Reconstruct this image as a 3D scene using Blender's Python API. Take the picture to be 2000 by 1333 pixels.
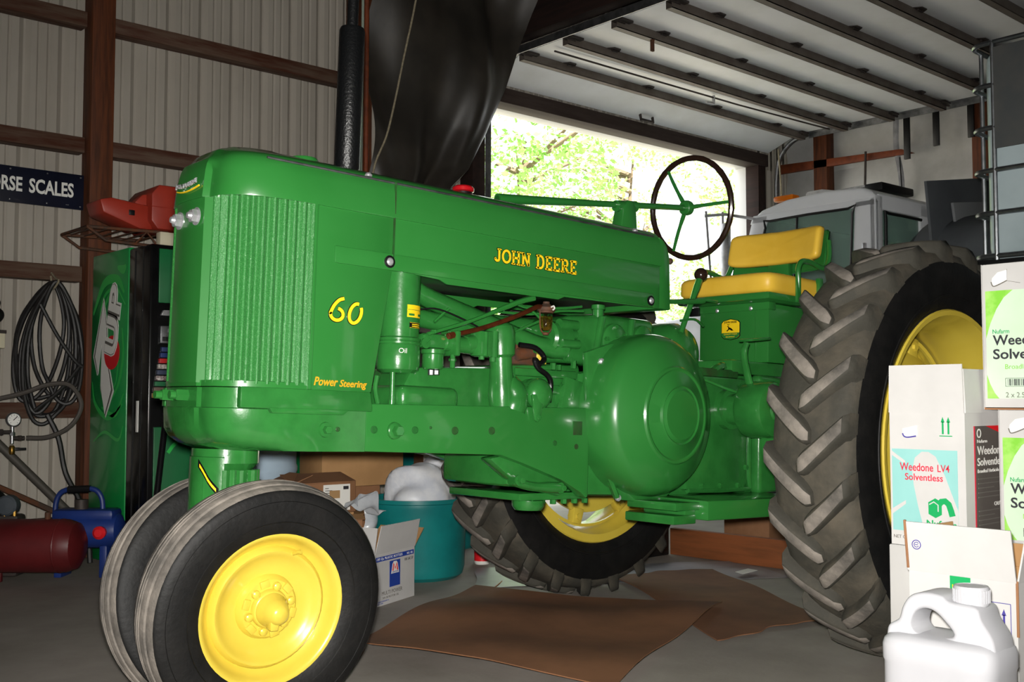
import bpy, bmesh, math, random
from math import sin, cos, pi, radians, sqrt, atan2
from mathutils import Vector, Matrix

for o in list(bpy.data.objects):
    bpy.data.objects.remove(o, do_unlink=True)
S = bpy.context.scene
COL = S.collection

# ---------------------------------------------------------------- camera
CAM = Vector((-3.772, -3.0054, 0.9581))
YAW, PITCH, FPX = 0.7262, 0.0531, 2080.4
cd = bpy.data.cameras.new('camera')
cd.sensor_width = 36.0
cd.lens = FPX / 2000.0 * 36.0
cd.clip_start = 0.05
cd.clip_end = 300
cam = bpy.data.objects.new('camera', cd)
COL.objects.link(cam)
cam.location = CAM
cam.rotation_euler = (pi / 2 + PITCH, 0, -YAW)
S.camera = cam
RT = Vector((cos(YAW), -sin(YAW), 0))
FW = Vector((sin(YAW), cos(YAW), 0))

# ---------------------------------------------------------------- world, sun, flash, exposure
W = bpy.data.worlds.new('sky')
S.world = W
W.use_nodes = True
wn = W.node_tree.nodes
bg = wn['Background']
bg.inputs[0].default_value = (0.93, 0.97, 1.0, 1)
bg.inputs[1].default_value = 2.6
sl = bpy.data.lights.new('sun', 'SUN')
sl.energy = 24.0
sl.angle = radians(0.6)
sl.color = (1.0, 0.96, 0.88)
sun = bpy.data.objects.new('sun', sl)
COL.objects.link(sun)
sun.rotation_euler = (radians(38), 0, radians(-28))
# the photographer's flash, just above the lens
fl = bpy.data.lights.new('camera_flash', 'SPOT')
fl.energy = 850
fl.spot_size = radians(88)
fl.spot_blend = 0.9
fl.shadow_soft_size = 0.03
fl.color = (1.0, 0.97, 0.92)
flash = bpy.data.objects.new('camera_flash', fl)
COL.objects.link(flash)
flash.location = CAM + Vector((0, 0, 0.05)) - RT * 0.015 + FW * 0.03
flash.rotation_euler = (pi / 2 + PITCH - 0.03, 0, -YAW)
vs = S.view_settings
vs.view_transform = 'Standard'
vs.look = 'None'
vs.gamma = 1.0
vs.use_curve_mapping = False
vs.exposure = 0.0

# ---------------------------------------------------------------- materials
def lin(h):
    if not isinstance(h, str):
        return tuple(h)
    h = h.lstrip('#')
    r = []
    for i in (0, 2, 4):
        v = int(h[i:i + 2], 16) / 255
        r.append(v / 12.92 if v <= 0.04045 else ((v + 0.055) / 1.055) ** 2.4)
    return tuple(r)

MATS = {}
def mat(name, col, rough=0.5, metal=0.0, col2=None, nscale=6.0, npos=(0.4, 0.65), bump=0.0, bscale=40.0,
        coat=0.0, trans=0.0, ior=1.45, rough2=None, stretch=None, spec=0.5, detail=5.0, emit=None, sub=0.0):
    if name in MATS:
        return MATS[name]
    m = bpy.data.materials.new(name)
    m.use_nodes = True
    nt = m.node_tree
    b = nt.nodes['Principled BSDF']
    c = lin(col)
    b.inputs['Base Color'].default_value = (*c, 1)
    b.inputs['Roughness'].default_value = rough
    b.inputs['Metallic'].default_value = metal
    b.inputs['Specular IOR Level'].default_value = spec
    b.inputs['IOR'].default_value = ior
    if coat:
        b.inputs['Coat Weight'].default_value = coat
        b.inputs['Coat Roughness'].default_value = 0.08
    if trans:
        b.inputs['Transmission Weight'].default_value = trans
    if sub:
        b.inputs['Subsurface Weight'].default_value = sub
        b.inputs['Subsurface Radius'].default_value = (0.02, 0.02, 0.02)
    if emit:
        b.inputs['Emission Color'].default_value = (*c, 1)
        b.inputs['Emission Strength'].default_value = emit
    tc = nt.nodes.new('ShaderNodeTexCoord')
    src = tc.outputs['Object']
    if stretch:
        mp = nt.nodes.new('ShaderNodeMapping')
        mp.inputs['Scale'].default_value = stretch
        nt.links.new(src, mp.inputs['Vector'])
        src = mp.outputs['Vector']
    if col2 is not None or rough2 is not None:
        n = nt.nodes.new('ShaderNodeTexNoise')
        n.inputs['Scale'].default_value = nscale
        n.inputs['Detail'].default_value = detail
        n.inputs['Roughness'].default_value = 0.6
        nt.links.new(src, n.inputs['Vector'])
        r = nt.nodes.new('ShaderNodeMapRange')
        r.inputs['From Min'].default_value = npos[0]
        r.inputs['From Max'].default_value = npos[1]
        nt.links.new(n.outputs['Fac'], r.inputs['Value'])
        if col2 is not None:
            mx = nt.nodes.new('ShaderNodeMix')
            mx.data_type = 'RGBA'
            mx.inputs[6].default_value = (*c, 1)
            mx.inputs[7].default_value = (*lin(col2), 1)
            nt.links.new(r.outputs['Result'], mx.inputs[0])
            nt.links.new(mx.outputs[2], b.inputs['Base Color'])
        if rough2 is not None:
            r2 = nt.nodes.new('ShaderNodeMapRange')
            r2.inputs['To Min'].default_value = rough
            r2.inputs['To Max'].default_value = rough2
            nt.links.new(r.outputs['Result'], r2.inputs['Value'])
            nt.links.new(r2.outputs['Result'], b.inputs['Roughness'])
    if bump:
        n2 = nt.nodes.new('ShaderNodeTexNoise')
        n2.inputs['Scale'].default_value = bscale
        n2.inputs['Detail'].default_value = 4
        nt.links.new(src, n2.inputs['Vector'])
        bp = nt.nodes.new('ShaderNodeBump')
        bp.inputs['Strength'].default_value = bump
        bp.inputs['Distance'].default_value = 0.01
        nt.links.new(n2.outputs['Fac'], bp.inputs['Height'])
        nt.links.new(bp.outputs['Normal'], b.inputs['Normal'])
    MATS[name] = m
    return m

GREEN = mat('tractor_green', '#2c7432', 0.28, coat=0.7, col2='#28702e', nscale=3, bump=0.012, bscale=18)
GREENC = mat('cast_green', '#2c7332', 0.25, coat=0.8, col2='#25672b', nscale=9, bump=0.11, bscale=30)
GREEND = mat('oily_green', '#1e5c24', 0.5, col2='#2c3a20', nscale=9, bump=0.2, bscale=30)
GREENM = mat('grille_green', '#2a7231', 0.26, col2='#549658', nscale=330, npos=(0.5, 0.7), bump=0.35, bscale=330, coat=0.6)
YEL = mat('tractor_yellow', '#d4bc46', 0.3, coat=0.4, col2='#cdb43e', nscale=4, bump=0.02, bscale=14)
DECAL = mat('decal_yellow', '#f5cf22', 0.4, col2='#eec51a', nscale=9)
DECALO = mat('decal_orange', '#e8a01c', 0.4)
VINYL = mat('seat_vinyl', '#eec244', 0.42, col2='#e8ba3a', nscale=7, bump=0.04, bscale=160)
BLACK = mat('black_paint', '#0d0d0e', 0.45, bump=0.1, bscale=90)
BLACKG = mat('black_gloss', '#0a0a0b', 0.2, col2='#121213', nscale=8)
RUBBER = mat('tire_rubber', '#0c0c0c', 0.6, col2='#151413', nscale=14, bump=0.14, bscale=60, spec=0.35)
RUBDUST = mat('dusty_rubber', '#55514c', 0.85, col2='#8a8279', nscale=11, npos=(0.35, 0.7), bump=0.25, bscale=70)
RUBMUD = mat('muddy_rubber', '#38362f', 0.8, col2='#585145', nscale=6, npos=(0.42, 0.75), bump=0.25, bscale=45)
CHROME = mat('chrome', '#d6d6da', 0.30, metal=0.65, col2='#b8b8ba', nscale=20)
STEEL = mat('galvanised_steel', '#8f9092', 0.42, metal=0.9, col2='#6d6e70', nscale=14, bump=0.05)
RUSTY = mat('rusty_steel', '#4b3a30', 0.75, metal=0.3, col2='#6b3f25', nscale=18, bump=0.2)
DARKSTEEL = mat('dark_steel', '#3a3431', 0.6, metal=0.4, col2='#4c4440', nscale=10, bump=0.08)
COPPER = mat('copper_line', '#7a3c22', 0.35, metal=0.7, col2='#5c2c1a', nscale=30)
GLASS = mat('clear_glass', '#e8f0ea', 0.02, trans=1.0, ior=1.45)
AMBERF = mat('fuel_amber', '#d8b040', 0.05, trans=0.9, ior=1.36)
KNOB = mat('knob_brown', '#2a1c16', 0.2, coat=0.5)
REDP = mat('red_enamel', '#b0141c', 0.25, coat=0.5)
CREAMT = mat('letter_white', '#d8d6d0', 0.5)

# ---------------------------------------------------------------- geometry helpers
def frame(axis):
    a = Vector(axis).normalized()
    t = Vector((0, 0, 1)) if abs(a.z) < 0.9 else Vector((1, 0, 0))
    u = t.cross(a).normalized()
    v = a.cross(u).normalized()
    return u, v, a

def smooth_pts(pts, n=6, closed=False):
    P = [Vector(p) for p in pts]
    L = len(P)
    out = []
    rng = range(L) if closed else range(L - 1)
    for i in rng:
        if closed:
            p0, p1, p2, p3 = P[(i - 1) % L], P[i], P[(i + 1) % L], P[(i + 2) % L]
        else:
            p1, p2 = P[i], P[i + 1]
            p0 = P[i - 1] if i > 0 else p1 * 2 - p2
            p3 = P[i + 2] if i + 2 < L else p2 * 2 - p1
        for k in range(n):
            t = k / n
            out.append(0.5 * ((2 * p1) + (p2 - p0) * t + (2 * p0 - 5 * p1 + 4 * p2 - p3) * t * t + (3 * p1 - p0 - 3 * p2 + p3) * t ** 3))
    if not closed:
        out.append(P[-1])
    return out

class MB:
    def __init__(s):
        s.v = []; s.f = []
    def add(s, vs, fs):
        o = len(s.v)
        s.v += [tuple(p) for p in vs]
        s.f += [tuple(i + o for i in f) for f in fs]
        return s
    def bm(s, b):
        b.verts.index_update()
        return s.add([v.co[:] for v in b.verts], [[v.index for v in f.verts] for f in b.faces])
    def box(s, c, d, bev=0.0, R=None, seg=2):
        b = bmesh.new()
        bmesh.ops.create_cube(b, size=1.0)
        for v in b.verts:
            v.co = Vector((v.co.x * d[0], v.co.y * d[1], v.co.z * d[2]))
        if bev > 0:
            bmesh.ops.bevel(b, geom=b.edges[:], offset=min(bev, min(d) * 0.49), segments=seg, affect='EDGES', profile=0.5)
        for v in b.verts:
            if R is not None:
                v.co = R @ v.co
            v.co += Vector(c)
        s.bm(b); b.free()
        return s
    def bb(s, x0, x1, y0, y1, z0, z1, bev=0.0, seg=2):
        return s.box(((x0 + x1) / 2, (y0 + y1) / 2, (z0 + z1) / 2), (abs(x1 - x0), abs(y1 - y0), abs(z1 - z0)), bev, None, seg)
    def lathe(s, prof, o, axis, seg=32, a0=0.0, a1=2 * pi, sv=1.0, cap=True):
        u, v, a = frame(axis)
        o = Vector(o)
        full = abs(a1 - a0 - 2 * pi) < 1e-6
        n = seg if full else seg + 1
        vs = []; fs = []
        for r, h in prof:
            for k in range(n):
                t = a0 + (a1 - a0) * k / seg
                vs.append(o + a * h + u * (r * cos(t)) + v * (r * sin(t) * sv))
        for i in range(len(prof) - 1):
            for k in range(seg):
                k2 = (k + 1) % n
                if not full and k + 1 >= n: continue
                fs.append((i * n + k, i * n + k2, (i + 1) * n + k2, (i + 1) * n + k))
        if full and cap:
            if prof[0][0] > 1e-6: fs.append(tuple(range(n - 1, -1, -1)))
            if prof[-1][0] > 1e-6: fs.append(tuple((len(prof) - 1) * n + k for k in range(n)))
        return s.add(vs, fs)
    def cyl(s, p0, p1, r, r1=None, seg=20, bev=0.0):
        p0 = Vector(p0); p1 = Vector(p1)
        L = (p1 - p0).length
        r1 = r if r1 is None else r1
        if bev:
            pr = [(r - bev, 0), (r, bev), (r1, L - bev), (r1 - bev, L)]
        else:
            pr = [(r, 0), (r1, L)]
        return s.lathe(pr, p0, p1 - p0, seg)
    def hexb(s, p0, p1, r):
        return s.cyl(p0, p1, r, seg=6, bev=r * 0.12)
    def sph(s, c, r, seg=18, rings=10, sc=(1, 1, 1)):
        vs = []; fs = []
        for i in range(rings + 1):
            t = pi * i / rings
            for k in range(seg):
                p = 2 * pi * k / seg
                vs.append((c[0] + r * sc[0] * sin(t) * cos(p), c[1] + r * sc[1] * sin(t) * sin(p), c[2] + r * sc[2] * cos(t)))
        for i in range(rings):
            for k in range(seg):
                fs.append((i * seg + k, (i + 1) * seg + k, (i + 1) * seg + (k + 1) % seg, i * seg + (k + 1) % seg))
        return s.add(vs, fs)
    def tube(s, pts, r, seg=10, n=0, closed=False, flat=None):
        P = smooth_pts(pts, n, closed) if n else [Vector(p) for p in pts]
        L = len(P)
        rs = r if isinstance(r, (list, tuple)) else [r] * L
        if len(rs) != L:
            rs = [rs[min(len(rs) - 1, int(i * (len(rs) - 1) / (L - 1) + 0.5))] for i in range(L)]
        vs = []; fs = []
        up = None
        for i, p in enumerate(P):
            if closed:
                t = (P[(i + 1) % L] - P[i - 1]).normalized()
            else:
                t = (P[min(i + 1, L - 1)] - P[max(i - 1, 0)]).normalized()
            if up is None:
                u, v, _ = frame(t)
            else:
                u = (up - t * up.dot(t)).normalized()
                v = t.cross(u)
            up = u
            for k in range(seg):
                a = 2 * pi * k / seg
                vs.append(p + u * (rs[i] * cos(a)) + v * (rs[i] * sin(a) * (flat or 1)))
        for i in range(L if closed else L - 1):
            j = (i + 1) % L
            for k in range(seg):
                k2 = (k + 1) % seg
                fs.append((i * seg + k, i * seg + k2, j * seg + k2, j * seg + k))
        if not closed:
            fs.append(tuple(range(seg - 1, -1, -1)))
            fs.append(tuple((L - 1) * seg + k for k in range(seg)))
        return s.add(vs, fs)
    def prism(s, out, o, u, v, w0, w1, bev=0.0, seg=2):
        """2D outline in (u,v) extruded along u x v from w0 to w1"""
        o = Vector(o); u = Vector(u); v = Vector(v); w = u.cross(v)
        b = bmesh.new()
        lo = [b.verts.new(o + u * p[0] + v * p[1] + w * w0) for p in out]
        hi = [b.verts.new(o + u * p[0] + v * p[1] + w * w1) for p in out]
        n = len(out)
        b.faces.new(lo[::-1]); b.faces.new(hi)
        for i in range(n):
            b.faces.new((lo[i], lo[(i + 1) % n], hi[(i + 1) % n], hi[i]))
        bmesh.ops.recalc_face_normals(b, faces=b.faces[:])
        if bev:
            bmesh.ops.bevel(b, geom=[e for e in b.edges], offset=bev, segments=seg, affect='EDGES', profile=0.5)
        s.bm(b); b.free()
        return s
    def grid(s, fn, nu, nv, thick=0.0):
        vs = [Vector(fn(i / nu, j / nv)) for j in range(nv + 1) for i in range(nu + 1)]
        fs = [(j * (nu + 1) + i, j * (nu + 1) + i + 1, (j + 1) * (nu + 1) + i + 1, (j + 1) * (nu + 1) + i) for j in range(nv) for i in range(nu)]
        if thick:
            b = bmesh.new()
            bv = [b.verts.new(p) for p in vs]
            for f in fs: b.faces.new([bv[i] for i in f])
            bmesh.ops.recalc_face_normals(b, faces=b.faces[:])
            bmesh.ops.solidify(b, geom=b.faces[:], thickness=thick)
            s.bm(b); b.free()
            return s
        return s.add(vs, fs)
    def quads(s, pts):
        return s.add(pts, [tuple(range(len(pts)))])
    def xf(s, M):
        s.v = [tuple(M @ Vector(p)) for p in s.v]
        return s
    def mesh(s, name, m, ang=35, smooth=True):
        me = bpy.data.meshes.new(name)
        me.from_pydata(s.v, [], s.f)
        b = bmesh.new(); b.from_mesh(me)
        bmesh.ops.recalc_face_normals(b, faces=b.faces[:])
        b.to_mesh(me); b.free()
        me.materials.append(m)
        if smooth:
            me.polygons.foreach_set('use_smooth', [True] * len(me.polygons))
            me.set_sharp_from_angle(angle=radians(ang))
        me.update()
        return me
    def build(s, name, m, parent=None, ang=35, smooth=True, label=None):
        o = bpy.data.objects.new(name, s.mesh(name, m, ang, smooth))
        COL.objects.link(o)
        if parent is not None: o.parent = parent
        if label: o['label'] = label
        return o

def inst(name, me, parent=None, loc=(0, 0, 0), rot=(0, 0, 0), scale=None):
    o = bpy.data.objects.new(name, me)
    COL.objects.link(o)
    if parent is not None: o.parent = parent
    o.location = loc; o.rotation_euler = rot
    if scale: o.scale = scale
    return o

def tag(o, label, cat, group=None, kind=None):
    if label: o['label'] = label
    if cat: o['category'] = cat
    if group: o['group'] = group
    if kind: o['kind'] = kind
    return o

def thing(name, label, cat, loc=(0, 0, 0), rot=(0, 0, 0), group=None):
    o = bpy.data.objects.new(name, None)
    COL.objects.link(o)
    o.location = loc; o.rotation_euler = rot
    o.empty_display_size = 0.1
    return tag(o, label, cat, group)

def struct(name, mb, m, parent=None, **k):
    o = mb.build(name, m, parent, **k)
    o['kind'] = 'structure'
    return o

def struct_e(name, loc=(0, 0, 0)):
    o = bpy.data.objects.new(name, None)
    COL.objects.link(o); o.location = loc
    o['kind'] = 'structure'
    return o

# lettering: built-in vector font turned into thin mesh, fitted to a w x h rectangle
def letters(s, w, h, o, u, v, m, parent, name='lettering', bold=0.0, shear=0.0, depth=0.0012, align='L'):
    c = bpy.data.curves.new(name, 'FONT')
    c.body = s; c.size = 1.0; c.offset = bold; c.shear = shear
    c.resolution_u = 3
    c.fill_mode = 'BOTH'
    c.extrude = 0.5
    t = bpy.data.objects.new('tmp', c)
    COL.objects.link(t)
    dg = bpy.context.evaluated_depsgraph_get()
    me = bpy.data.meshes.new_from_object(t.evaluated_get(dg))
    bpy.data.objects.remove(t, do_unlink=True)
    bpy.data.curves.remove(c)
    xs = [p.co.x for p in me.vertices]; ys = [p.co.y for p in me.vertices]
    x0, x1, y0, y1 = min(xs), max(xs), min(ys), max(ys)
    if h is None: h = w * (y1 - y0) / (x1 - x0)
    if w is None: w = h * (x1 - x0) / (y1 - y0)
    o = Vector(o); u = Vector(u).normalized(); v = Vector(v).normalized(); n = u.cross(v)
    if align == 'C': o = o - u * w / 2
    for p in me.vertices:
        q = p.co
        p.co = o + u * ((q.x - x0) / (x1 - x0) * w) + v * ((q.y - y0) / (y1 - y0) * h) + n * (depth * (q.z + 0.5))
    me.name = name
    me.materials.clear(); me.materials.append(m)
    ob = bpy.data.objects.new(name, me)
    COL.objects.link(ob)
    if parent is not None: ob.parent = parent
    return ob

def ribbon(lines, wd, o, u, v, depth=0.0012, mb=None):
    """flat strokes in the (u,v) plane; lines = [[(x,y),...]], wd = width or list"""
    mb = mb or MB()
    o = Vector(o); u = Vector(u); v = Vector(v); n = u.cross(v)
    for li, ln in enumerate(lines):
        P = [Vector((p[0], p[1])) for p in ln]
        w = wd[li] if isinstance(wd, list) else wd
        vs = []; L = len(P)
        for i, p in enumerate(P):
            t = (P[min(i + 1, L - 1)] - P[max(i - 1, 0)]).normalized()
            q = Vector((-t.y, t.x))
            wi = w[i] if isinstance(w, tuple) else w
            for sg in (-1, 1):
                c = p + q * (sg * wi / 2)
                for d in (0, depth):
                    vs.append(o + u * c.x + v * c.y + n * d)
        fs = []
        for i in range(L - 1):
            a = i * 4; b = a + 4
            fs += [(a + 1, a + 3, b + 3, b + 1), (a, b, b + 2, a + 2), (a, a + 1, b + 1, b), (a + 2, b + 2, b + 3, a + 3)]
        fs += [(0, 2, 3, 1), ((L - 1) * 4, (L - 1) * 4 + 1, (L - 1) * 4 + 3, (L - 1) * 4 + 2)]
        mb.add(vs, fs)
    return mb

def poly2(out, o, u, v, depth=0.0012, mb=None):
    mb = mb or MB()
    return mb.prism(out, o, u, v, 0.0, depth)

def arc2(cx, cy, r, a0, a1, n=12, ry=None):
    ry = ry or r
    return [(cx + r * cos(radians(a0 + (a1 - a0) * i / n)), cy + ry * sin(radians(a0 + (a1 - a0) * i / n))) for i in range(n + 1)]
X, Y, Z = Vector((1, 0, 0)), Vector((0, 1, 0)), Vector((0, 0, 1))

# ================================================================ SETTING
CONC = mat('concrete', '#a29b93', 0.75, col2='#837c74', nscale=1.6, npos=(0.35, 0.7), bump=0.12, bscale=26, detail=9)
SIDING = mat('steel_siding', '#b2aba0', 0.45, metal=0.0, col2='#a69f94', nscale=1.6, bump=0.015, bscale=8, stretch=(1, 1, 0.5))
WOODR = mat('stained_post', '#643418', 0.7, col2='#43220f', nscale=5, stretch=(9, 9, 0.6), bump=0.12, bscale=20)
WOODG = mat('girt_wood', '#5e4a3c', 0.75, col2='#47220f', nscale=3.2, stretch=(0.8, 8, 8), npos=(0.38, 0.62), bump=0.15, bscale=16)
WOODD = mat('dark_beam', '#2b1813', 0.8, col2='#1c100c', nscale=4, stretch=(6, 0.6, 6), bump=0.1)
HEADW = mat('header_wood', '#3b2f2a', 0.75, col2='#2c1e18', nscale=4, stretch=(0.5, 6, 6), bump=0.1)
CEILM = mat('roof_underside', '#1b1714', 0.9, col2='#120f0d', nscale=2)
LINER = mat('white_liner', '#bcbbb8', 0.6, col2='#9a9892', nscale=1.8, npos=(0.4, 0.75), bump=0.05, bscale=6)
DOORW = mat('door_panel_white', '#e8e9ea', 0.5, col2='#d6d6d2', nscale=1.4, npos=(0.45, 0.8), bump=0.02, bscale=20)
STILE = mat('door_strut', '#6a625b', 0.6, metal=0.2, col2='#574d45', nscale=5, bump=0.05)
TRIMW = mat('white_trim', '#dddddb', 0.5)
GRAVEL = mat('yard_gravel', '#b5aea2', 0.95, col2='#a09a8c', nscale=3, bump=0.3, bscale=60)

WY = 3.70            # inside face of the siding
XD0, XD1, ZD = 1.75, 5.52, 3.40    # door opening
XW0, XW1, YW0, ZC = -6.2, 6.3, -6.6, 4.65

struct('floor', MB().bb(XW0 - .1, XW1 + .1, YW0 - .1, WY + .16, -0.1, 0.0), CONC)
struct('ceiling', MB().bb(XW0 - .1, XW1 + .1, YW0 - .1, WY + .2, ZC, ZC + .08), CEILM)
# back wall: ribbed steel sheets on girts and posts
wb = struct_e('wall_back', (0, WY, 0))
PER = 0.2285
def sheet_mesh(nper, z0, z1, name):
    prof = []
    for k in range(nper):
        x = k * PER
        prof += [(x, 0), (x + .032, .027), (x + .044, .027), (x + .070, 0), (x + .104, 0), (x + .116, .009), (x + .120, .009), (x + .129, 0),
                 (x + .162, 0), (x + .174, .009), (x + .178, .009), (x + .187, 0)]
    prof.append((nper * PER, 0))
    n = len(prof)
    mb = MB()
    vs = [(x, d, z) for z in (z0, z1) for x, d in prof] + [(x, d + .004, z) for z in (z0, z1) for x, d in prof]
    fs = [(i, i + 1, n + i + 1, n + i) for i in range(n - 1)] + [(2 * n + i, 3 * n + i, 3 * n + i + 1, 2 * n + i + 1) for i in range(n - 1)]
    mb.add(vs, fs)
    return mb.mesh(name, SIDING, 20)
sh = sheet_mesh(4, 0.0, ZC, 'siding_sheet')
x = XD0 - .12 - 4 * PER
while x > XW0 - .9:
    inst('siding_sheet', sh, wb, (x, 0, 0))
    x -= 4 * PER
sh2 = sheet_mesh(4, ZD + .02, ZC, 'siding_sheet')
x = XD0 - .12
while x < XD1:
    inst('siding_sheet', sh2, wb, (x, 0.0, 0)); x += 4 * PER
inst('siding_sheet', sheet_mesh(3, 0.0, ZC, 'siding_sheet'), wb, (XD1 + .12, 0, 0))
posts = (-5.9, -3.62, -1.36, 0.55)
for px in posts:
    MB().bb(px - .07, px + .07, -.20, -.055, 0, ZC, .004).build('post', WOODR, wb)
for zt in (3.35, 2.56, 1.76, .93):
    for a, b in zip((-6.2,) + posts, posts + (XD0 - .12,)):
        MB().bb(a + (.07 if a > -6 else 0), b - .07, -.105, -.058 + .058, zt - .095, zt, .003).build('girt', WOODG, wb)
MB().bb(XW0, XD0 - .12, -.06, -.003, 0.0, .235, .003).build('skirt_board', WOODG, wb)

# right wall: white liner with posts
wr = struct_e('wall_right', (XW1, 0, 0))
def liner(u, v):
    y = YW0 + (WY - YW0) * u; z = ZC * v
    bulge = 0.07 * sin(3.1 * y + 0.7 * z) * sin(2.4 * z + .6 * y) + 0.06 * sin(6 * z + 1.5 * y)
    return (-0.02 - abs(bulge), y, z)
MB().grid(liner, 60, 40).build('liner_sheet', LINER, wr)
MB().bb(0.0, .08, YW0, WY + .1, 0, ZC).build('wall_backing', LINER, wr)
for py in (3.15, 1.45, -.9, -3.3):
    MB().bb(-.26, -.12, py - .08, py + .08, 0, ZC, .004).build('post', WOODR, wr)
MB().bb(-.17, -.135, -1.0, 3.6, 2.62, 2.67).build('batten', LINER, wr)
for k, (yy, za, zb) in enumerate(((2.16, 3.3, 3.72), (1.86, 3.38, 3.74), (1.52, 3.40, 3.80))):
    MB().bb(-.30, -.275, yy - .03, yy + .03, za, zb, .002).build('dark_strap', BLACK, wr)
STRAP = mat('grey_strap', '#6c6c70', 0.6, col2='#8a8a8c', nscale=9)
MB().tube([(-.27, 2.28, 3.75), (-.24, 2.3, 3.45), (-.22, 2.26, 3.1), (-.22, 2.28, 2.6)], .03, 8, 5, flat=.3).build('hanging_strap', STRAP, wr)
TANW = mat('tan_wood', '#b59a63', 0.7, col2='#9c8250', nscale=6, stretch=(6, 6, 1))
MB().bb(-.21, -.18, 2.34, 2.42, 2.4, 3.0, .003).build('tan_lath', TANW, wr)
for k in range(9):
    MB().cyl((-.14, 3.2 - k * .24, 2.86), (-.152, 3.2 - k * .24, 2.86), .014, seg=8).build('liner_nail', DARKSTEEL, wr)
# walls out of view, they close the shed
struct('wall_left', MB().bb(XW0 - .1, XW0, YW0, WY + .1, 0, ZC), SIDING)
struct('wall_front', MB().bb(XW0 - .1, XW1 + .1, YW0 - .1, YW0, 0, ZC), SIDING)

# header, jambs, outside reveal
def mbx(x0, x1, y0, y1, z0, z1, b=.003): return MB().bb(x0, x1, y0, y1, z0, z1, b)
struct('trim_1', mbx(XD0 - .15, XD1 + .15, 3.54, WY + .02, ZD, 3.525), HEADW)
struct('trim_2', mbx(XD1, XD1 + .13, 3.56, WY + .02, 0, ZD), WOODD)
struct('trim_3', mbx(XD0 - .13, XD0, 3.54, WY + .02, 0, ZD), WOODD)
struct('trim_4', mbx(XD0 - .13, XD1 + .13, WY + .02, 3.86, ZD, ZD + .18), TRIMW)
struct('trim_5', mbx(XD1, XD1 + .18, WY + .02, 3.86, 0, ZD), TRIMW)
struct('trim_6', mbx(XD0 - .18, XD0, WY + .02, 3.86, 0, ZD), TRIMW)
struct('trim_7', mbx(1.68, 1.80, -3.4, 3.5, 3.76, 4.02), WOODD)

# overhead sectional door, rolled up under the roof
dr = struct_e('door_1', (3.65, 2.0, 3.65))
def dpart(name, mb, m):
    o = mb.build(name, m, dr)
    o.matrix_parent_inverse = Matrix.Translation((-3.65, -2.0, -3.65))
    return o
XA, XB = 1.80, 5.66
YS = [3.12, 2.63, 2.13, 1.62, 1.12, .62, .12, -.38]
for i in range(len(YS) - 1):
    dpart('door_section', mbx(XA, XB, YS[i + 1] + .004, YS[i] - .004, 3.68, 3.725), DOORW)
R = Matrix.Rotation(atan2(-.16, .42), 3, 'X')
dpart('door_section', MB().box((3.73, 3.33, 3.64), (XB - XA, .45, .045), .003, R), DOORW)
for i, y in enumerate(YS):
    m = MB()
    m.bb(XA - .03, XB + .02, y - .028, y + .028, 3.612, 3.618).bb(XA - .03, XB + .02, y - .028, y - .024, 3.612, 3.678).bb(XA - .03, XB + .02, y + .024, y + .028, 3.612, 3.678)
    dpart('door_strut', m, STILE)
    for k in range(1, 5):
        hx = XA + (XB - XA) * k / 4.0 - .5
        h = MB().prism([(-.07, 0), (.07, 0), (.035, .05), (-.035, .05)], (hx, y - .03, 3.672), X, -Y, -.006, .0, 0).cyl((hx - .03, y - .045, 3.665), (hx + .03, y - .045, 3.665), .009, seg=8)
        dpart('door_hinge', h, DARKSTEEL)
    dpart('end_hinge', MB().bb(XA - .03, XA + .1, y - .07, y + .02, 3.66, 3.676).cyl((XA - .06, y - .03, 3.66), (XA + .05, y - .03, 3.66), .012, seg=8), DARKSTEEL)
    dpart('end_hinge', MB().bb(XB - .1, XB + .02, y - .07, y + .02, 3.66, 3.676).cyl((XB - .05, y - .03, 3.66), (XB + .06, y - .03, 3.66), .012, seg=8), DARKSTEEL)
    if 0 < i < 6:
        dpart('truss_rod', MB().tube([(XA, y + .05, 3.672), ((XA + XB) / 2, y + .055, 3.667), (XB, y + .05, 3.672)], .005, 6), DARKSTEEL)
dpart('lock_rod', MB().tube([(XA + .1, 2.88, 3.655), (3.0, 2.86, 3.65), (4.2, 2.84, 3.648), (XB, 2.8, 3.66)], .008, 6), DARKSTEEL)
dpart('lock_handle', MB().cyl((3.85, 2.85, 3.67), (3.85, 2.85, 3.60), .014, seg=8).tube([(3.85, 2.85, 3.6), (3.78, 2.80, 3.58), (3.68, 2.80, 3.57)], .012, 8), CHROME)
dpart('bottom_handle', MB().tube([(3.55, 3.46, 3.57), (3.55, 3.45, 3.52), (3.72, 3.45, 3.52), (3.72, 3.46, 3.57)], .014, 8), DARKSTEEL)
dpart('pull_tag', MB().box((2.15, 2.1, 3.56), (.03, .02, .09), .004).tube([(2.17, 2.1, 3.6), (2.2, 2.12, 3.66)], .004, 6), RUSTY)
for xt, sg in ((XA - .07, 1), (XB + .07, -1)):
    dpart('track', MB().bb(xt - .03, xt + .03, -1.5, 3.1, 3.69, 3.70).bb(xt - .03 * sg - .004, xt - .03 * sg + .004, -1.5, 3.1, 3.64, 3.70), STEEL)
    dpart('curved_track', MB().tube([(xt, 3.1, 3.67), (xt, 3.28, 3.63), (xt, 3.42, 3.5), (xt, 3.47, 3.3), (xt, 3.48, 2.8), (xt, 3.48, 0.1)], .028, 8, 5, flat=.7), STEEL)
# pull rope of the door
ROPE = mat('old_rope', '#9a9078', 0.9, col2='#7c735e', nscale=60)
tag(MB().tube([(5.62, 3.38, 3.55), (5.64, 3.36, 3.0), (5.63, 3.37, 2.2)], .009, 6, 4).build('pull_rope', ROPE), 'thin tan rope hanging at the right end of the overhead door', 'rope')

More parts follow.
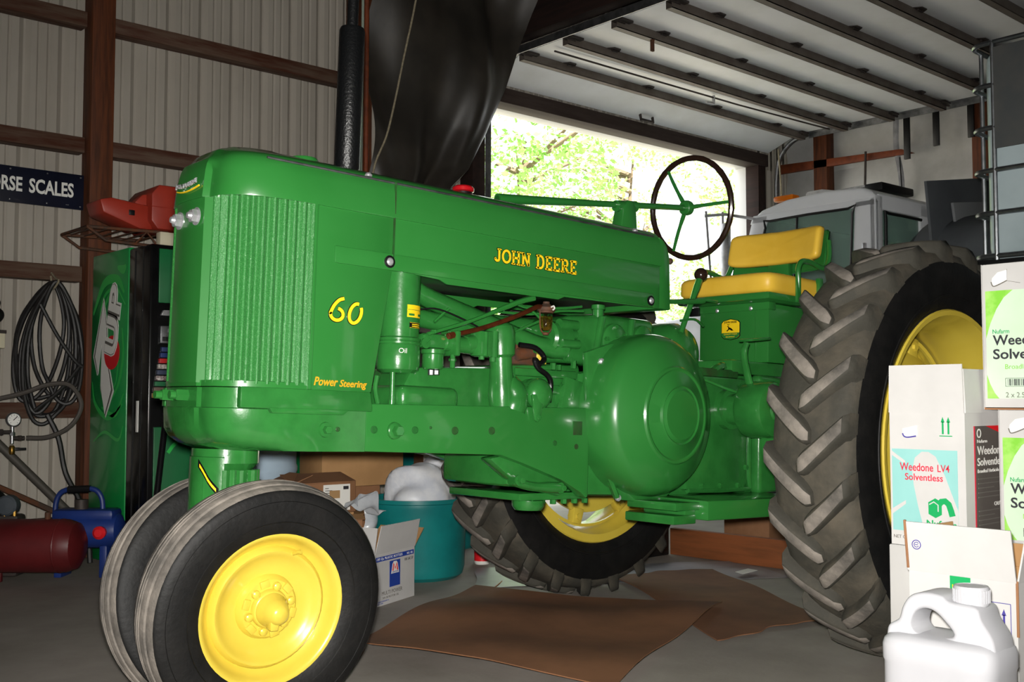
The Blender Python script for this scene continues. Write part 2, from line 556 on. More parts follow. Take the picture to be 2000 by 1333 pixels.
# outside: yard and trees
struct('yard_ground', MB().bb(-40, 40, 3.87, 70, -.12, -.02), GRAVEL)
LEAF = mat('leaf_green', '#a6c878', 0.6, col2='#bcd892', nscale=2.0)
LEAF2 = mat('leaf_green_deep', '#8cb85e', 0.6, col2='#a4c878', nscale=2.0)
BARK = mat('bark', '#6b5a48', 0.9, bump=0.3)
def tree(label, x, y, h, rad, n, seed, lm, base=.25):
    rnd = random.Random(seed)
    t = thing('tree', label, 'tree', (x, y, -.02), group='trees beyond the open door')
    tr = MB().tube([(0, 0, 0), (.1, .05, h * .3), (-.05, .1, h * .6), (.1, 0, h * .9)], [.22, .17, .1, .03], 8, 3)
    tr.build('trunk', BARK, t)
    br = MB(); lv = MB()
    for k in range(16):
        a = rnd.uniform(0, 2 * pi); z = h * rnd.uniform(base, .85)
        q = Vector((cos(a) * rad * .75, sin(a) * rad * .75, z + h * .12))
        br.tube([(0, 0, z), q * .5 + Vector((0, 0, z * .5)), q], [.07, .045, .012], 6, 3)
    br.build('branches', BARK, t)
    cl = []
    for k in range(70):
        a = rnd.uniform(0, 2 * pi); rr = rad * sqrt(rnd.random()); z = h * rnd.uniform(base, 1.0)
        cl.append((Vector((cos(a) * rr, sin(a) * rr, z)), rnd.uniform(.35, .75)))
    for k in range(n):
        c, r = rnd.choice(cl)
        d = Vector((rnd.gauss(0, 1), rnd.gauss(0, 1), rnd.gauss(0, .8)))
        d = d.normalized() * (r * rnd.random() ** .4)
        p = c + d
        s_ = rnd.uniform(.05, .10)
        u = Vector((rnd.uniform(-1, 1), rnd.uniform(-1, 1), rnd.uniform(-.6, .6))).normalized()
        v = u.cross(Vector((rnd.uniform(-1, 1), rnd.uniform(-1, 1), rnd.uniform(-1, 1)))).normalized()
        lv.add([p - u * s_, p + v * s_ * .55, p + u * s_, p - v * s_ * .55], [(0, 1, 2, 3)])
    o = lv.build('foliage', lm, t, smooth=False)
    o['kind'] = 'stuff'
tree('leafy tree beyond the open door, left behind the black tarp edge', 5.6, 13.0, 7.5, 2.3, 9000, 3, LEAF)
tree('leafy tree beyond the open door behind the steering wheel', 10.9, 13.2, 7.0, 2.4, 9000, 5, LEAF2)
tree('farther leafy tree filling the right of the open doorway', 16.8, 15.5, 8.0, 2.8, 9000, 8, LEAF)
tree('low bushy tree beyond the open door between the other trees', 9.2, 19.0, 7.5, 3.0, 9000, 12, LEAF2, .08)
tree('tall distant tree seen high in the open doorway', 15.5, 22.5, 9.5, 3.2, 9000, 17, LEAF, .08)

# ================================================================ TRACTOR (x to the rear, -y = side facing the camera)
RW = 0.768
BP = 0.0362
TR = thing('tractor', 'large green row-crop tractor with yellow wheels and seat, two front wheels side by side', 'tractor',
           (-sin(BP) * RW, 0, RW - cos(BP) * RW), (0, BP, 0))
RBm = Matrix.Rotation(BP, 3, 'Y')
def tp(name, mb, m=None, parent=None, **k):
    return mb.build(name, m or GREEN, parent or TR, **k)
HY = 0.25
# ---- plan outline of nose: from rear-left, round the nose, to rear-right
def plan(xr, hw=HY, xf=-2.41, n=10, strip=.10, e=2.6):
    pts = [(xr, -hw)]
    xs = -2.12
    for i in range(6):
        pts.append((xr + (xs - xr) * (i + 1) / 6, -hw))
    for i in range(1, n + 1):
        a = pi / 2 * i / n
        # superellipse corner from (xs,-hw) to (xf+.012,-strip)
        cx = xs - (xs - (xf + .012)) * (sin(a) ** (2 / e))
        cy = -strip - (hw - strip) * (cos(a) ** (2 / e))
        pts.append((cx, cy))
    pts.append((xf + .003, -strip + .012))
    pts.append((xf, -strip * .45))
    pts.append((xf - .001, 0))
    full = pts + [(x_, -y_) for x_, y_ in pts[-2::-1]]
    return full
XR = -0.565
P0 = plan(XR)
# ---- hood cap: stack of plan rings that roll over to a crowned top
def hood_ring(z, ds, df):
    out = []
    for x_, y_ in P0:
        k = max(0.0, min(1.0, (-1.95 - x_) / .46))
        yy = y_ * (1 - ds / HY)
        xx = x_ + df * k
        band = .008 if abs(yy) < .1 else 0
        out.append((xx - (band if k > .9 and z < 1.58 else 0), yy, z + (band if z > 1.6 else 0)))
    return out
rings = [hood_ring(*a) for a in ((1.459, .004, .004), (1.459, -.008, -.008), (1.463, -.009, -.009), (1.50, -.007, -.006), (1.54, -.003, -.002), (1.562, .003, .003), (1.578, .012, .011),
                                 (1.590, .024, .020), (1.603, .052, .034), (1.616, .10, .056), (1.626, .145, .088), (1.635, .19, .135), (1.64, .22, .20), (1.642, .2499, .31))]
m = MB(); n = len(P0); vs = []; fs = []
for r_ in rings: vs += r_
for i in range(len(rings) - 1):
    for k in range(n - 1):
        fs.append((i * n + k, i * n + k + 1, (i + 1) * n + k + 1, (i + 1) * n + k))
# close rear
for i in range(len(rings) - 1):
    fs.append((i * n, (i + 1) * n, (i + 1) * n + n - 1, i * n + n - 1))
m.add(vs, fs)
hood = tp('hood', m, ang=28)
# side lower panels of the hood
for sg in (-1, 1):
    out = [(-1.852, 1.461), (-1.852, 1.30), (-1.73, 1.288), (-1.66, 1.284), (-1.63, 1.272), (-1.12, 1.272), (-1.09, 1.284), (-.60, 1.290), (-.565, 1.290), (-.565, 1.461)]
    tp('hood_side_panel', MB().prism(out, (0, sg * .246, 0), X, Z, -.004, .004, .001), parent=hood)
    # embossed strip along the panel
    tp('embossed_strip', MB().prism([(-2.066, 1.292), (-.604, 1.292), (-.604, 1.345), (-2.066, 1.345)], (0, sg * .249, 0), X, Z, -.006, .006, .004), parent=hood)
    tp('hood_seam_glint', MB().tube([(-2.30, sg * .243, 1.574), (-1.9, sg * .2425, 1.5745), (-.60, sg * .2425, 1.5745)], .004, 8), STEEL, parent=hood)  # added steel bead standing in for the light reflected along the hood seam
    tp('panel_seam', MB().bb(-1.8535, -1.8505, sg * .2490, sg * .2585, 1.31, 1.575), GREEND, parent=hood)
# rear cowl of the hood (instrument end)
out = [(-.566, 1.29), (-.49, 1.29), (-.500, 1.50), (-.516, 1.545), (-.54, 1.568), (-.566, 1.578)]
tp('cowl', MB().prism(out, (0, 0, 0), X, Z, -HY + .004, HY - .004, .006))
tp('cowl_top', MB().prism([(-.25 + .01, 1.57), (.25 - .01, 1.57), (.2, 1.60), (.1, 1.625), (0, 1.635), (-.1, 1.625), (-.2, 1.60)], (-.566, 0, 0), Y, Z, -.04, .01, .004))
# bolts and catches on the hood
for (bx_, bz_) in ((-1.868, 1.318), (-.625, 1.315)):
    c = tp('catch_ring', MB().lathe([(.018, 0), (.02, .006), (.014, .008)], (bx_, -HY - .004, bz_), -Y, 20), BLACK, hood)
    tp('catch_bolt', MB().lathe([(.013, .004), (.013, .008), (.008, .013), (0, .014)], (bx_, -HY - .004, bz_), -Y, 16), CHROME, hood)
for bx_ in (-1.945, -.70):
    tp('top_bolt', MB().lathe([(.012, 0), (.012, .006), (.007, .012), (0, .013)], (bx_, -.236, 1.580), Z, 12), CHROME, hood)
# ---- grille
g = tp('grille_shell', MB().bb(-2.24, -1.93, -.225, .225, .90, 1.46, .03))
def contour(s):      # arc-length lookup along the near half of plan()
    L = [0]
    for a, b in zip(CP, CP[1:]): L.append(L[-1] + sqrt((a[0] - b[0]) ** 2 + (a[1] - b[1]) ** 2))
    t = s * L[-1]
    for i in range(len(CP) - 1):
        if t <= L[i + 1] + 1e-9:
            q = (t - L[i]) / (L[i + 1] - L[i])
            return Vector((CP[i][0] + (CP[i + 1][0] - CP[i][0]) * q, CP[i][1] + (CP[i + 1][1] - CP[i][1]) * q)), (Vector(CP[i + 1]) - Vector(CP[i])).normalized()
half = [p for p in P0[:len(P0) // 2 + 1]]
CP = [(-2.135, -HY)] + [p for p in half if p[0] < -2.135][:]
CP = [p for p in CP if p[1] <= -.099]
NR = 11
for sg in (1, -1):
    def scr(u, v):
        p, t = contour(u)
        nrm = Vector((t.y, -t.x))
        if nrm.x > 0 or nrm.y > 0.2: nrm = -nrm
        d = .015 * (0.5 + 0.5 * sin(2 * pi * NR * u)) ** 0.9 - .008
        q = p + nrm * d
        return (q.x, q.y * sg, .915 + (1.462 - .915) * v)
    tp('grille_screen', MB().grid(scr, 132, 2), GREENM, g, ang=60)
    tp('screen_edge', MB().bb(-2.140, -2.128, sg * (HY - .004), sg * (HY + .006), .905, 1.461, .002), GREEN, g)
    out = [(-2.135, .905), (-1.915, .905), (-1.853, 1.29), (-1.853, 1.461), (-2.135, 1.461)]
    tp('grille_side_panel', MB().prism(out, (0, sg * .245, 0), X, Z, -.005, .005, .001), parent=g)
# lower and upper sill following the nose
def stack(name, lv, m_, parent, P=None):
    P = P or plan(-1.93)
    mb = MB(); vs = []; fs = []; n = len(P)
    for z, d in lv:
        for x_, y_ in P:
            k = max(0.0, min(1.0, (-2.12 - x_) / .29))
            vs.append((x_ - d * k, y_ * (1 + d * k / HY), z))
    for i in range(len(lv) - 1):
        for k in range(n - 1): fs.append((i * n + k, i * n + k + 1, (i + 1) * n + k + 1, (i + 1) * n + k))
        fs.append((i * n, (i + 1) * n, (i + 1) * n + n - 1, i * n + n - 1))
    fs.append(tuple(range(n))); fs.append(tuple((len(lv) - 1) * n + k for k in range(n)))
    mb.add(vs, fs)
    return tp(name, mb, m_, parent, ang=30)
stack('grille_sill', [(.903, -.004), (.905, .006), (.922, .006), (.924, -.004)], GREEN, g, plan(-2.125))
# centre strip
def strip(u, v):
    y = -.108 + .216 * u
    return (-2.413 - .010 * (1 - (y / .108) ** 2) + (.02 if abs(y) > .1 else 0), y, .915 + .548 * v)
tp('centre_strip', MB().grid(strip, 14, 2, .004), parent=g)
for sg in (-1, 1):
    c = (-2.422, sg * .057, 1.405)
    tp('headlamp_bolt', MB().hexb(c, (c[0] - .02, c[1], c[2]), .021).lathe([(.027, 0), (.027, .003)], c, -X, 18).lathe([(.013, .02), (.009, .03), (0, .032)], c, -X, 12), CHROME, g)
# nameplate on the nose
def plate(u, v):
    y = .075 - .15 * u
    return (-2.426 - .008 * (1 - (y / .1) ** 2), y, 1.483 + .004 * v + .01 * (y / .075) ** 2)
np_ = tp('nameplate', MB().grid(plate, 10, 1, .004), DECAL, hood)
lt = letters('JOHN DEERE', .14, .018, (0, 0, 0), X, Y, CHROME, hood, bold=.02, depth=.005)
for v_ in lt.data.vertices:
    y = .07 - v_.co.x
    v_.co = Vector((-2.428 - .008 * (1 - (y / .1) ** 2) - v_.co.z, y, 1.491 + v_.co.y + .01 * (y / .075) ** 2))
# ---- bolster casting under the radiator
bol = stack('front_bolster', [(.722, -.075), (.735, -.035), (.755, -.008), (.78, .006), (.842, .010), (.845, .002), (.902, .002)], GREENC, None)
for sg in (-1, 1):
    tp('ledge', MB().prism([(-2.36, .845), (-1.915, .845), (-1.915, .858), (-1.925, .905), (-2.36, .905)], (0, sg * .252, 0), X, Z, -.012, .012, .004), GREENC, bol)
    tp('ledge_lip', MB().prism([(-2.26, .832), (-2.02, .832), (-2.00, .848), (-2.27, .848)], (0, sg * .256, 0), X, Z, -.01, .01, .003), GREENC, bol)
for yy, l_ in ((.055, .045), (-.03, .03)):
    tp('hex_plug', MB().hexb((-2.40, yy, .878), (-2.44 - l_ * .3, yy, .878), .018).cyl((-2.43, yy + .002, .878), (-2.45 - l_ * .5, yy + .002, .878), .012, seg=10), GREENC, bol)
# ---- side rails
for sg in (-1, 1):
    out = [(-1.929, .722), (-1.375, .712), (-1.26, .68), (-1.08, .622), (-.98, .575), (-.955, .555), (-.945, .56), (-.945, .885), (-1.929, .870)]
    rl = tp('frame_rail', MB().prism(out, (0, sg * .224, 0), X, Z, -.026, .026, .005))
    if sg < 0:
        for hx, hz, hr in ((-1.899, .790, .010), (-1.742, .791, .010), (-1.579, .792, .011), (-1.42, .794, .011), (-1.122, .755, .008), (-1.013, .743, .008), (-2.03, .789, .006), (-1.80, .80, .004), (-1.68, .80, .004)):
            tp('bolt_hole', MB().lathe([(hr * 1.25, 0), (hr * 1.25, .0015), (hr, .002), (hr * .95, .0005), (0, .0004)], (hx, -.2512, hz), -Y, 14), GREEND, rl)
        tp('oval_stud', MB().lathe([(.028, 0), (.026, .008), (.02, .012)], (-1.822, -.25, .788), -Y, 20).hexb((-1.822, -.26, .788), (-1.822, -.285, .788), .017), GREENC, rl)
        tp('rail_stud', MB().lathe([(.024, 0), (.022, .006)], (-2.073, -.25, .787), -Y, 16).hexb((-2.073, -.255, .787), (-2.073, -.275, .787), .013), GREENC, rl)
        tp('cast_window', MB().bb(-1.03, -.985, -.2525, -.250, .785, .835, .001), GREEND, rl)
# ---- pedestal
ped = tp('pedestal', MB().lathe([(.098, 0), (.102, .01), (.102, .03), (.086, .045), (.080, .06), (.080, .20), (.095, .215), (.1, .22), (.1, .262)], (-2.265, 0, .46), Z, 28), GREENC)
for a in (-150, -118, -85, -52, -20):
    p = Vector((-2.265 + .088 * cos(radians(a)), .088 * sin(radians(a)), 0))
    tp('pedestal_rib', MB().cyl(p + Vector((0, 0, .49)), p + Vector((0, 0, .66)), .017, seg=10), GREENC, ped)
tp('pedestal_cover', MB().lathe([(.090, 0), (.104, .003), (.104, .235), (.095, .24)], (-2.265, 0, .462), Z, 24, radians(-145), radians(-28)), GREENC, ped)
dec = MB()
for i in range(12):
    pass
def dfn(u, v):
    a = radians(196 - 0) + .22 * u + .02 * sin(u * 7)
    z = .668 - .085 * u + (.024 * v)
    return (-2.265 + .1052 * cos(a + .45 * u), .1052 * sin(a + .45 * u), z)
dc = tp('pedestal_decal', MB().grid(dfn, 14, 2), BLACKG, ped)
tp('decal_print', MB().grid(lambda u, v: tuple(Vector(dfn(.08 + .84 * u, .3 + .4 * v)) + Vector((-.001, -.0005, 0))), 10, 1), DECAL, ped)
# ---- front axle yoke
FP = Vector((-2.265, 0, 0))
# ---- wheels -------------------------------------------------------
def wheel_matrix(c, n):       # local +z = outward axle direction
    a = Vector(n).normalized()
    u, v, a = frame(a)
    M = Matrix((u, v, a)).transposed().to_4x4()
    M.translation = Vector(c)
    return M
def w2b(p):
    Ri = RBm.transposed()
    return Ri @ (Vector(p) - Vector((0, 0, RW))) + Vector((0, 0, RW))
def front_wheel(cw, nw):
    """cw = rim flange centre in the world, nw = outward normal"""
    M_ = wheel_matrix(w2b(cw), RBm.transposed() @ Vector(nw))
    e = bpy.data.objects.new('front_wheel', None); COL.objects.link(e); e.parent = TR
    e.matrix_local = M_
    R_ = .368; wd = .078; zc = -.066
    pr = []
    # tyre section: bead, sidewall, shoulder, three-rib tread
    sec = [(.221, .066), (.232, .074), (.27, .082), (.305, .083), (.330, .080), (.345, .075), (.352, .070)]
    up = [(r, z) for r, z in sec]
    tread = [(.357, .062), (.360, .050), (.361, .042), (.352, .039), (.352, .033), (.363, .030), (.367, .020), (.368, .012), (.359, .010), (.359, .004), (.368, .002), (.368, 0)]
    half = up + tread
    pr = [(r, zc + z) for r, z in half] + [(r, zc - z) for r, z in half[-2::-1]]
    t = MB().lathe(pr, (0, 0, 0), Z, 72, cap=False).build('tire', RUBBER, e)
    # dusty tread on its own band
    td = [(.3525, .0706), (.3578, .0625), (.3608, .0502), (.3617, .0418), (.3527, .0388), (.3527, .0332), (.3637, .0302), (.3677, .0200), (.3687, .0118), (.3597, .0098), (.3597, .0042), (.3687, .0022), (.3687, 0)]
    MB().lathe([(r, zc + z) for r, z in td] + [(r, zc - z) for r, z in td[-2::-1]], (0, 0, 0), Z, 72, cap=False).build('tread_band', RUBDUST, e)
    for k, rr in enumerate((.262, .300, .322)):
        MB().lathe([(rr - .003, .0785 + zc + .0), (rr, .0825 + zc), (rr + .003, .0785 + zc)], (0, 0, 0), Z, 60, cap=False).build('sidewall_ring', RUBBER, e)
    rim = MB().lathe([(.200, -.13), (.222, -.132), (.222, -.128), (.205, -.115), (.190, -.10), (.180, -.085), (.180, -.045), (.193, -.035), (.204, -.018), (.210, -.006), (.219, .003), (.225, .003), (.227, -.003), (.222, -.006)], (0, 0, 0), Z, 56, cap=False).build('rim', YEL, e, ang=50)
    disc = MB().lathe([(.181, -.046), (.178, -.030), (.168, -.021), (.158, -.024), (.150, -.036), (.118, -.047), (.096, -.048), (.091, -.034), (.084, -.027), (.058, -.025), (.055, -.012), (.05, -.008), (0, -.008)], (0, 0, 0), Z, 48, cap=False).build('wheel_disc', YEL, e, ang=40)
    for k in range(6):
        a = 2 * pi * k / 6 + .3
        MB().lathe([(.013, -.022), (.012, -.012), (.008, -.009), (0, -.008)], (.067 * cos(a), .067 * sin(a), 0), Z, 10).build('wheel_bolt', YEL, e)
    for k in range(6):
        a = 2 * pi * k / 6 + .82
        MB().box((.076 * cos(a), .076 * sin(a), -.021), (.022, .03, .008), .003, Matrix.Rotation(a, 3, 'Z')).build('disc_notch', YEL, e)
    hb = MB().lathe([(.050, -.012), (.049, .0), (.041, .012), (.040, .022), (.035, .034), (.028, .048), (.018, .056), (0, .058)], (0, 0, 0), Z, 28).build('hub_cap', YEL, e)
    MB().prism([(-.012, -.02), (.012, -.02), (.016, .02), (-.016, .02)], (-.01, -.028, .03), X, Y, -.02, .012, .004).build('grease_boss', YEL, e)
    MB().tube([(.06, .155, -.03), (.063, .168, .0), (.066, .17, .012)], .006, 8, 3).build('valve_stem', YEL, e)
    return e
NO = Vector((-.0496 * -1, -.992, -.12)).normalized()
st = -.0496; cb_ = .1211
n_in = Vector((-sin(st) * cos(cb_), cos(st) * cos(cb_), sin(cb_)))
cN = Vector((-2.2181, -.2137, .3419))
NO = -n_in
front_wheel(cN, NO)
# far wheel: mirrored across the steering pivot plane
tdir = Vector((cos(st), sin(st), 0))       # rolling direction
adir = Vector((-sin(st), cos(st), 0))
piv = Vector((-2.225, 0.0, 0))
d = cN - piv
cF = piv + tdir * d.dot(tdir) - adir * d.dot(adir) + Vector((0, 0, cN.z))
nF = n_in - adir * (2 * n_in.dot(adir))
front_wheel(cF, Vector((-nF.x, -nF.y, -nF.z)))
# yoke and spindles
yk = MB().lathe([(.07, 0), (.085, .03), (.085, .10), (.075, .13)], w2b((-2.25, 0, .36)), Z, 20)
tp('spindle_yoke', yk, GREENC)
for c_, n_ in ((cN, NO), (cF, Vector((-nF.x, -nF.y, -nF.z)))):
    a = w2b(Vector(c_) - Vector(n_) * .05); b = w2b((-2.24, 0, .40))
    tp('spindle', MB().cyl(a, b, .028, .04, 12), GREENC)

# ---- rear wheels
NL = 23
def rear_tire_mesh():
    mb = MB()
    # carcass; y is axle
    half = [(.500, .130), (.515, .142), (.56, .160), (.61, .166), (.66, .160), (.69, .150), (.716, .136), (.729, .10), (.735, .05), (.736, 0)]
    pr = [(r, z) for r, z in half] + [(r, -z) for r, z in half[-2::-1]]
    mb.lathe(pr, (0, 0, 0), Z, 80, cap=False)
    return mb
def lug_mesh():
    """one bar on the +z half; angle 0 on local +x; curved, edge leads towards +angle"""
    mb = MB()
    n = 12; vs = []; fs = []
    for i in range(n + 1):
        t = i / n
        z = -.022 + (.182) * t
        ang = .205 * (t ** 1.15)
        hw = .043 - .008 * t                  # half width of base (m)
        base = .722 if z < .10 else .722 - (z - .10) ** 1.3 * .9
        top = .768 - max(0, z - .06) ** 2 * .9
        if i == n: top = .735; base = .66; z -= .004
        if i == 0: hw *= .5; top -= .012
        if i == 1: hw *= .85
        for (r, w) in ((base - .02, hw * 1.4), (base + .25 * (top - base), hw * 1.05), (top - .007, hw * .86), (top, hw * .62), (top, -hw * .62), (top - .007, -hw * .86), (base + .25 * (top - base), -hw * 1.05), (base - .02, -hw * 1.4)):
            a = ang + w / .74
            vs.append((r * cos(a), r * sin(a), z))
    for i in range(n):
        for k in range(7):
            fs.append((i * 8 + k, i * 8 + k + 1, (i + 1) * 8 + k + 1, (i + 1) * 8 + k))
    fs.append(tuple(range(8))); fs.append(tuple(n * 8 + 7 - k for k in range(8)))
    mb.add(vs, fs)
    return mb
TIRE = rear_tire_mesh().mesh('tire', RUBMUD, 45)
LUGA = lug_mesh().mesh('tread_lug', RUBMUD, 60)
lm2 = lug_mesh(); lm2.v = [(x_, y_, -z_) for x_, y_, z_ in lm2.v]
LUGB = lm2.mesh('tread_lug', RUBMUD, 60)
# worn, dusty faces of the bars
for me_ in (LUGA, LUGB):
    me_.materials.append(RUBDUST)
    for i in range(11):
        me_.polygons[i * 7 + 3].material_index = 1
def rear_wheel(yc, out, a0):
    """out = -1 when the outer side points to -y"""
    e = bpy.data.objects.new('rear_wheel', None); COL.objects.link(e); e.parent = TR
    # local: z -> outward (y*out); local x forward?  keep rotation sense the same on both wheels
    # local x = world -x*?  build basis: z=(0,-1,0): x=(-1,0,0), y=(0,0,1)
    Mx = Matrix((Vector((-1, 0, 0)), Vector((0, 0, 1)), Vector((0, 1, 0)))).transposed().to_4x4()
    Mx.translation = Vector((0, yc, RW))
    e.matrix_local = Mx
    t = inst('tire', TIRE, e)
    for k in range(NL):
        a = 2 * pi * k / NL + a0
        inst('tread_lug', LUGA, e, rot=(0, 0, a))
        inst('tread_lug', LUGB, e, rot=(0, 0, a + pi / NL))
    for sg in (-1, 1):
        MB().lathe([(.505, .132 * sg), (.515, .1435 * sg), (.56, .1625 * sg), (.61, .1690 * sg), (.66, .1635 * sg), (.685, .1545 * sg)], (0, 0, 0), Z, 80, cap=False).build('sidewall', RUBBER, e)
        MB().lathe([(.555, .160 * sg), (.558, .166 * sg), (.565, .1665 * sg), (.568, .162 * sg)], (0, 0, 0), Z, 72, cap=False).build('sidewall_ring', RUBBER, e)
    s = -1 if out < 0 else 1      # local z of outer side: local z = +y
    def L_(prof): return [(r, h * s) for r, h in prof]
    rim = MB().lathe(L_([(.47, -.150), (.507, -.150), (.512, -.143), (.500, -.134), (.487, -.10), (.470, -.085), (.455, -.06), (.450, -.02), (.450, .03), (.462, .06), (.480, .085), (.488, .11), (.500, .138), (.512, .146), (.507, .152), (.49, .150), (.474, .11), (.462, .08), (.440, .05), (.436, 0), (.438, -.05), (.455, -.08), (.470, -.11), (.484, -.146)]), (0, 0, 0), Z, 72, cap=False).build('rim', YEL, e, ang=40)
    MB().lathe(L_([(.440, -.075), (.425, -.08), (.425, -.07), (.437, -.066)]), (0, 0, 0), Z, 64, cap=False).build('rim_rail', YEL, e)
    dsc = MB().lathe(L_([(.37, -.075), (.372, -.06), (.36, -.05), (.30, -.03), (.20, .0), (.12, .02), (.11, .05), (.095, .06), (0, .062), (0, -.02), (.12, -.03), (.25, -.06), (.34, -.085), (.368, -.085)]), (0, 0, 0), Z, 56, cap=False).build('wheel_centre', YEL, e, ang=40)
    for k in range(8):
        a = 2 * pi * k / 8 + .2
        MB().prism([(-.035, 0), (.035, 0), (.028, .075), (-.028, .075)], (.355 * cos(a), .355 * sin(a), -.07 * s), Vector((-sin(a), cos(a), 0)), Vector((cos(a), sin(a), 0)), -.02, .02, .004).build('rim_lug', YEL, e)
        MB().lathe([(.016, -.03), (.016, .03), (.009, .034), (.009, .045)], (.395 * cos(a), .395 * sin(a), -.07 * s), Z, 6).build('lug_bolt', YEL, e)
    for k in range(6):
        a = 2 * pi * k / 6
        MB().hexb((.085 * cos(a), .085 * sin(a), .055 * s), (.085 * cos(a), .085 * sin(a), .08 * s), .014).build('hub_bolt', YEL, e)
    return e
rear_wheel(-1.0284, -1, .05)
rear_wheel(.7463, 1, .12)

# ---- engine ------------------------------------------------------
tp('fuel_tank', MB().bb(-1.70, -.60, -.225, .225, 1.305, 1.45, .03), GREEND)
tp('radiator_back', MB().bb(-1.96, -1.90, -.22, .22, .90, 1.44, .01), GREEND)
ac = tp('air_cleaner', MB().lathe([(.0, .0), (.055, .002), (.068, .012), (.071, .03), (.071, .088), (.069, .092), (.072, .095), (.072, .101), (.069, .104), (.072, .107), (.072, .113), (.066, .118), (.066, .34), (0, .34)], (-1.766, -.178, .972), Z, 36), GREENC)
def on_cyl(a0, a1, z0, z1, r, c=(-1.766, -.178)):
    return lambda u, v: (c[0] + r * cos(radians(a0 + (a1 - a0) * u)), c[1] + r * sin(radians(a0 + (a1 - a0) * u)), z0 + (z1 - z0) * v)
tp('sticker', MB().grid(on_cyl(-104, -40, 1.152, 1.192, .0668), 10, 1), DECAL, ac)
tp('sticker_print', MB().grid(on_cyl(-99, -80, 1.157, 1.164, .0674), 6, 1).grid(on_cyl(-64, -45, 1.157, 1.164, .0674), 6, 1).grid(on_cyl(-102, -42, 1.1755, 1.177, .0674), 6, 1), GREEN, ac)
tp('sticker', MB().grid(on_cyl(-96, -44, 1.118, 1.136, .0668), 10, 1), BLACKG, ac)
tp('sticker_print', MB().grid(on_cyl(-88, -52, 1.128, 1.131, .0674), 6, 1).grid(on_cyl(-88, -52, 1.122, 1.125, .0674), 6, 1).grid(on_cyl(-95, -45, 1.1345, 1.1355, .0674), 6, 1).grid(on_cyl(-95, -45, 1.1185, 1.1195, .0674), 6, 1), DECAL, ac)
lt = letters('Oil', .026, .016, (0, 0, 0), X, Y, CREAMT, ac, name='oil_mark', depth=.001)
for v_ in lt.data.vertices:
    a = radians(-124) + v_.co.x / .071
    v_.co = Vector((-1.766 + (.0712 + v_.co.z) * cos(a), -.178 + (.0712 + v_.co.z) * sin(a), 1.035 + v_.co.y))
tp('drain_pipe', MB().cyl((-1.80, -.20, .86), (-1.80, -.20, .985), .009, seg=12).cyl((-1.80, -.20, .862), (-1.80, -.20, .885), .012, seg=12), GREENC)
tp('drain_pipe', MB().tube([(-1.86, -.2, .96), (-1.865, -.2, .92), (-1.86, -.21, .87)], .008, 8, 3), GREENC)
# cylinder block, head, mounts
tp('cylinder_head', MB().prism([(-1.74, .80), (-1.74, .925), (-1.70, 1.0), (-1.28, 1.02), (-1.28, .80)], (0, 0, 0), X, Z, -.17, .17, .018), GREENC)
tp('engine_block', MB().prism([(-1.29, .60), (-1.29, 1.03), (-.93, 1.05), (-.93, .58)], (0, 0, 0), X, Z, -.185, .185, .02), GREENC)
tp('block_ribs', MB().bb(-1.27, -.96, -.20, -.18, .99, 1.02, .008).bb(-1.27, -1.02, -.198, -.18, .93, .965, .008).prism([(-.0, 0), (.12, 0), (.12, .10), (.03, .12)], (-1.06, -.2, .88), X, Z, -.012, .012, .006), GREENC)
tp('block_boss', MB().lathe([(.05, 0), (.045, .02), (.03, .025), (.012, .028), (0, .028)], (-1.015, -.185, .93), -Y, 20), GREENC)
tp('support_mount', MB().bb(-1.79, -1.545, -.235, .235, .855, .935, .028, 4), GREENC)
mp = tp('intake_manifold', MB().lathe([(.045, 0), (.050, .06), (.046, .1), (.040, .16), (.040, .19), (.052, .20), (.055, .28), (.048, .30), (0, .30)], (-1.325, -.195, .86), Z + X * -.08, 22), GREENC)
tp('manifold_port', MB().tube([(-1.34, -.205, 1.11), (-1.42, -.205, 1.10), (-1.5, -.2, 1.085)], .028, 12, 3), GREENC, mp)
tp('manifold_rib', MB().cyl((-1.40, -.232, 1.045), (-1.40, -.232, 1.135), .012, seg=10).cyl((-1.44, -.228, 1.05), (-1.44, -.228, 1.13), .010, seg=10), GREENC, mp)
tp('manifold_flange', MB().bb(-1.475, -1.385, -.235, -.18, 1.045, 1.135, .012).hexb((-1.40, -.222, 1.048), (-1.40, -.222, 1.03), .011).hexb((-1.45, -.222, 1.048), (-1.45, -.222, 1.035), .010), GREENC, mp)
tp('exhaust_port', MB().tube([(-1.31, -.2, .96), (-1.29, -.222, .92), (-1.30, -.215, .87)], [.042, .045, .05], 14, 4), GREENC, mp)
cb = tp('carburetor', MB().bb(-1.695, -1.56, -.215, -.16, 1.06, 1.11, .015).lathe([(0, 0), (.03, .002), (.036, .012), (.036, .05), (.041, .054), (.041, .066), (.03, .07)], (-1.645, -.205, .99), Z, 20), GREENC)
tp('carb_throat', MB().cyl((-1.60, -.195, 1.085), (-1.47, -.195, 1.08), .028, seg=16, bev=.004).bb(-1.575, -1.555, -.24, -.15, 1.04, 1.125, .006), GREENC, cb)
tp('carb_screw', MB().hexb((-1.655, -.21, .99), (-1.655, -.21, .972), .010).hexb((-1.63, -.205, .99), (-1.63, -.205, .974), .012), STEEL, cb)
tp('carb_screw', MB().cyl((-1.57, -.215, 1.045), (-1.57, -.215, 1.0), .009, seg=8).hexb((-1.57, -.215, 1.022), (-1.57, -.215, 1.032), .013), GREENC, cb)
tp('choke_lever', MB().lathe([(.018, 0), (.018, .004)], (-1.69, -.222, 1.075), -Y, 14).tube([(-1.69, -.226, 1.075), (-1.675, -.226, 1.09)], .003, 6).cyl((-1.655, -.22, 1.11), (-1.655, -.22, 1.12), .012, seg=10), GREENC, cb)
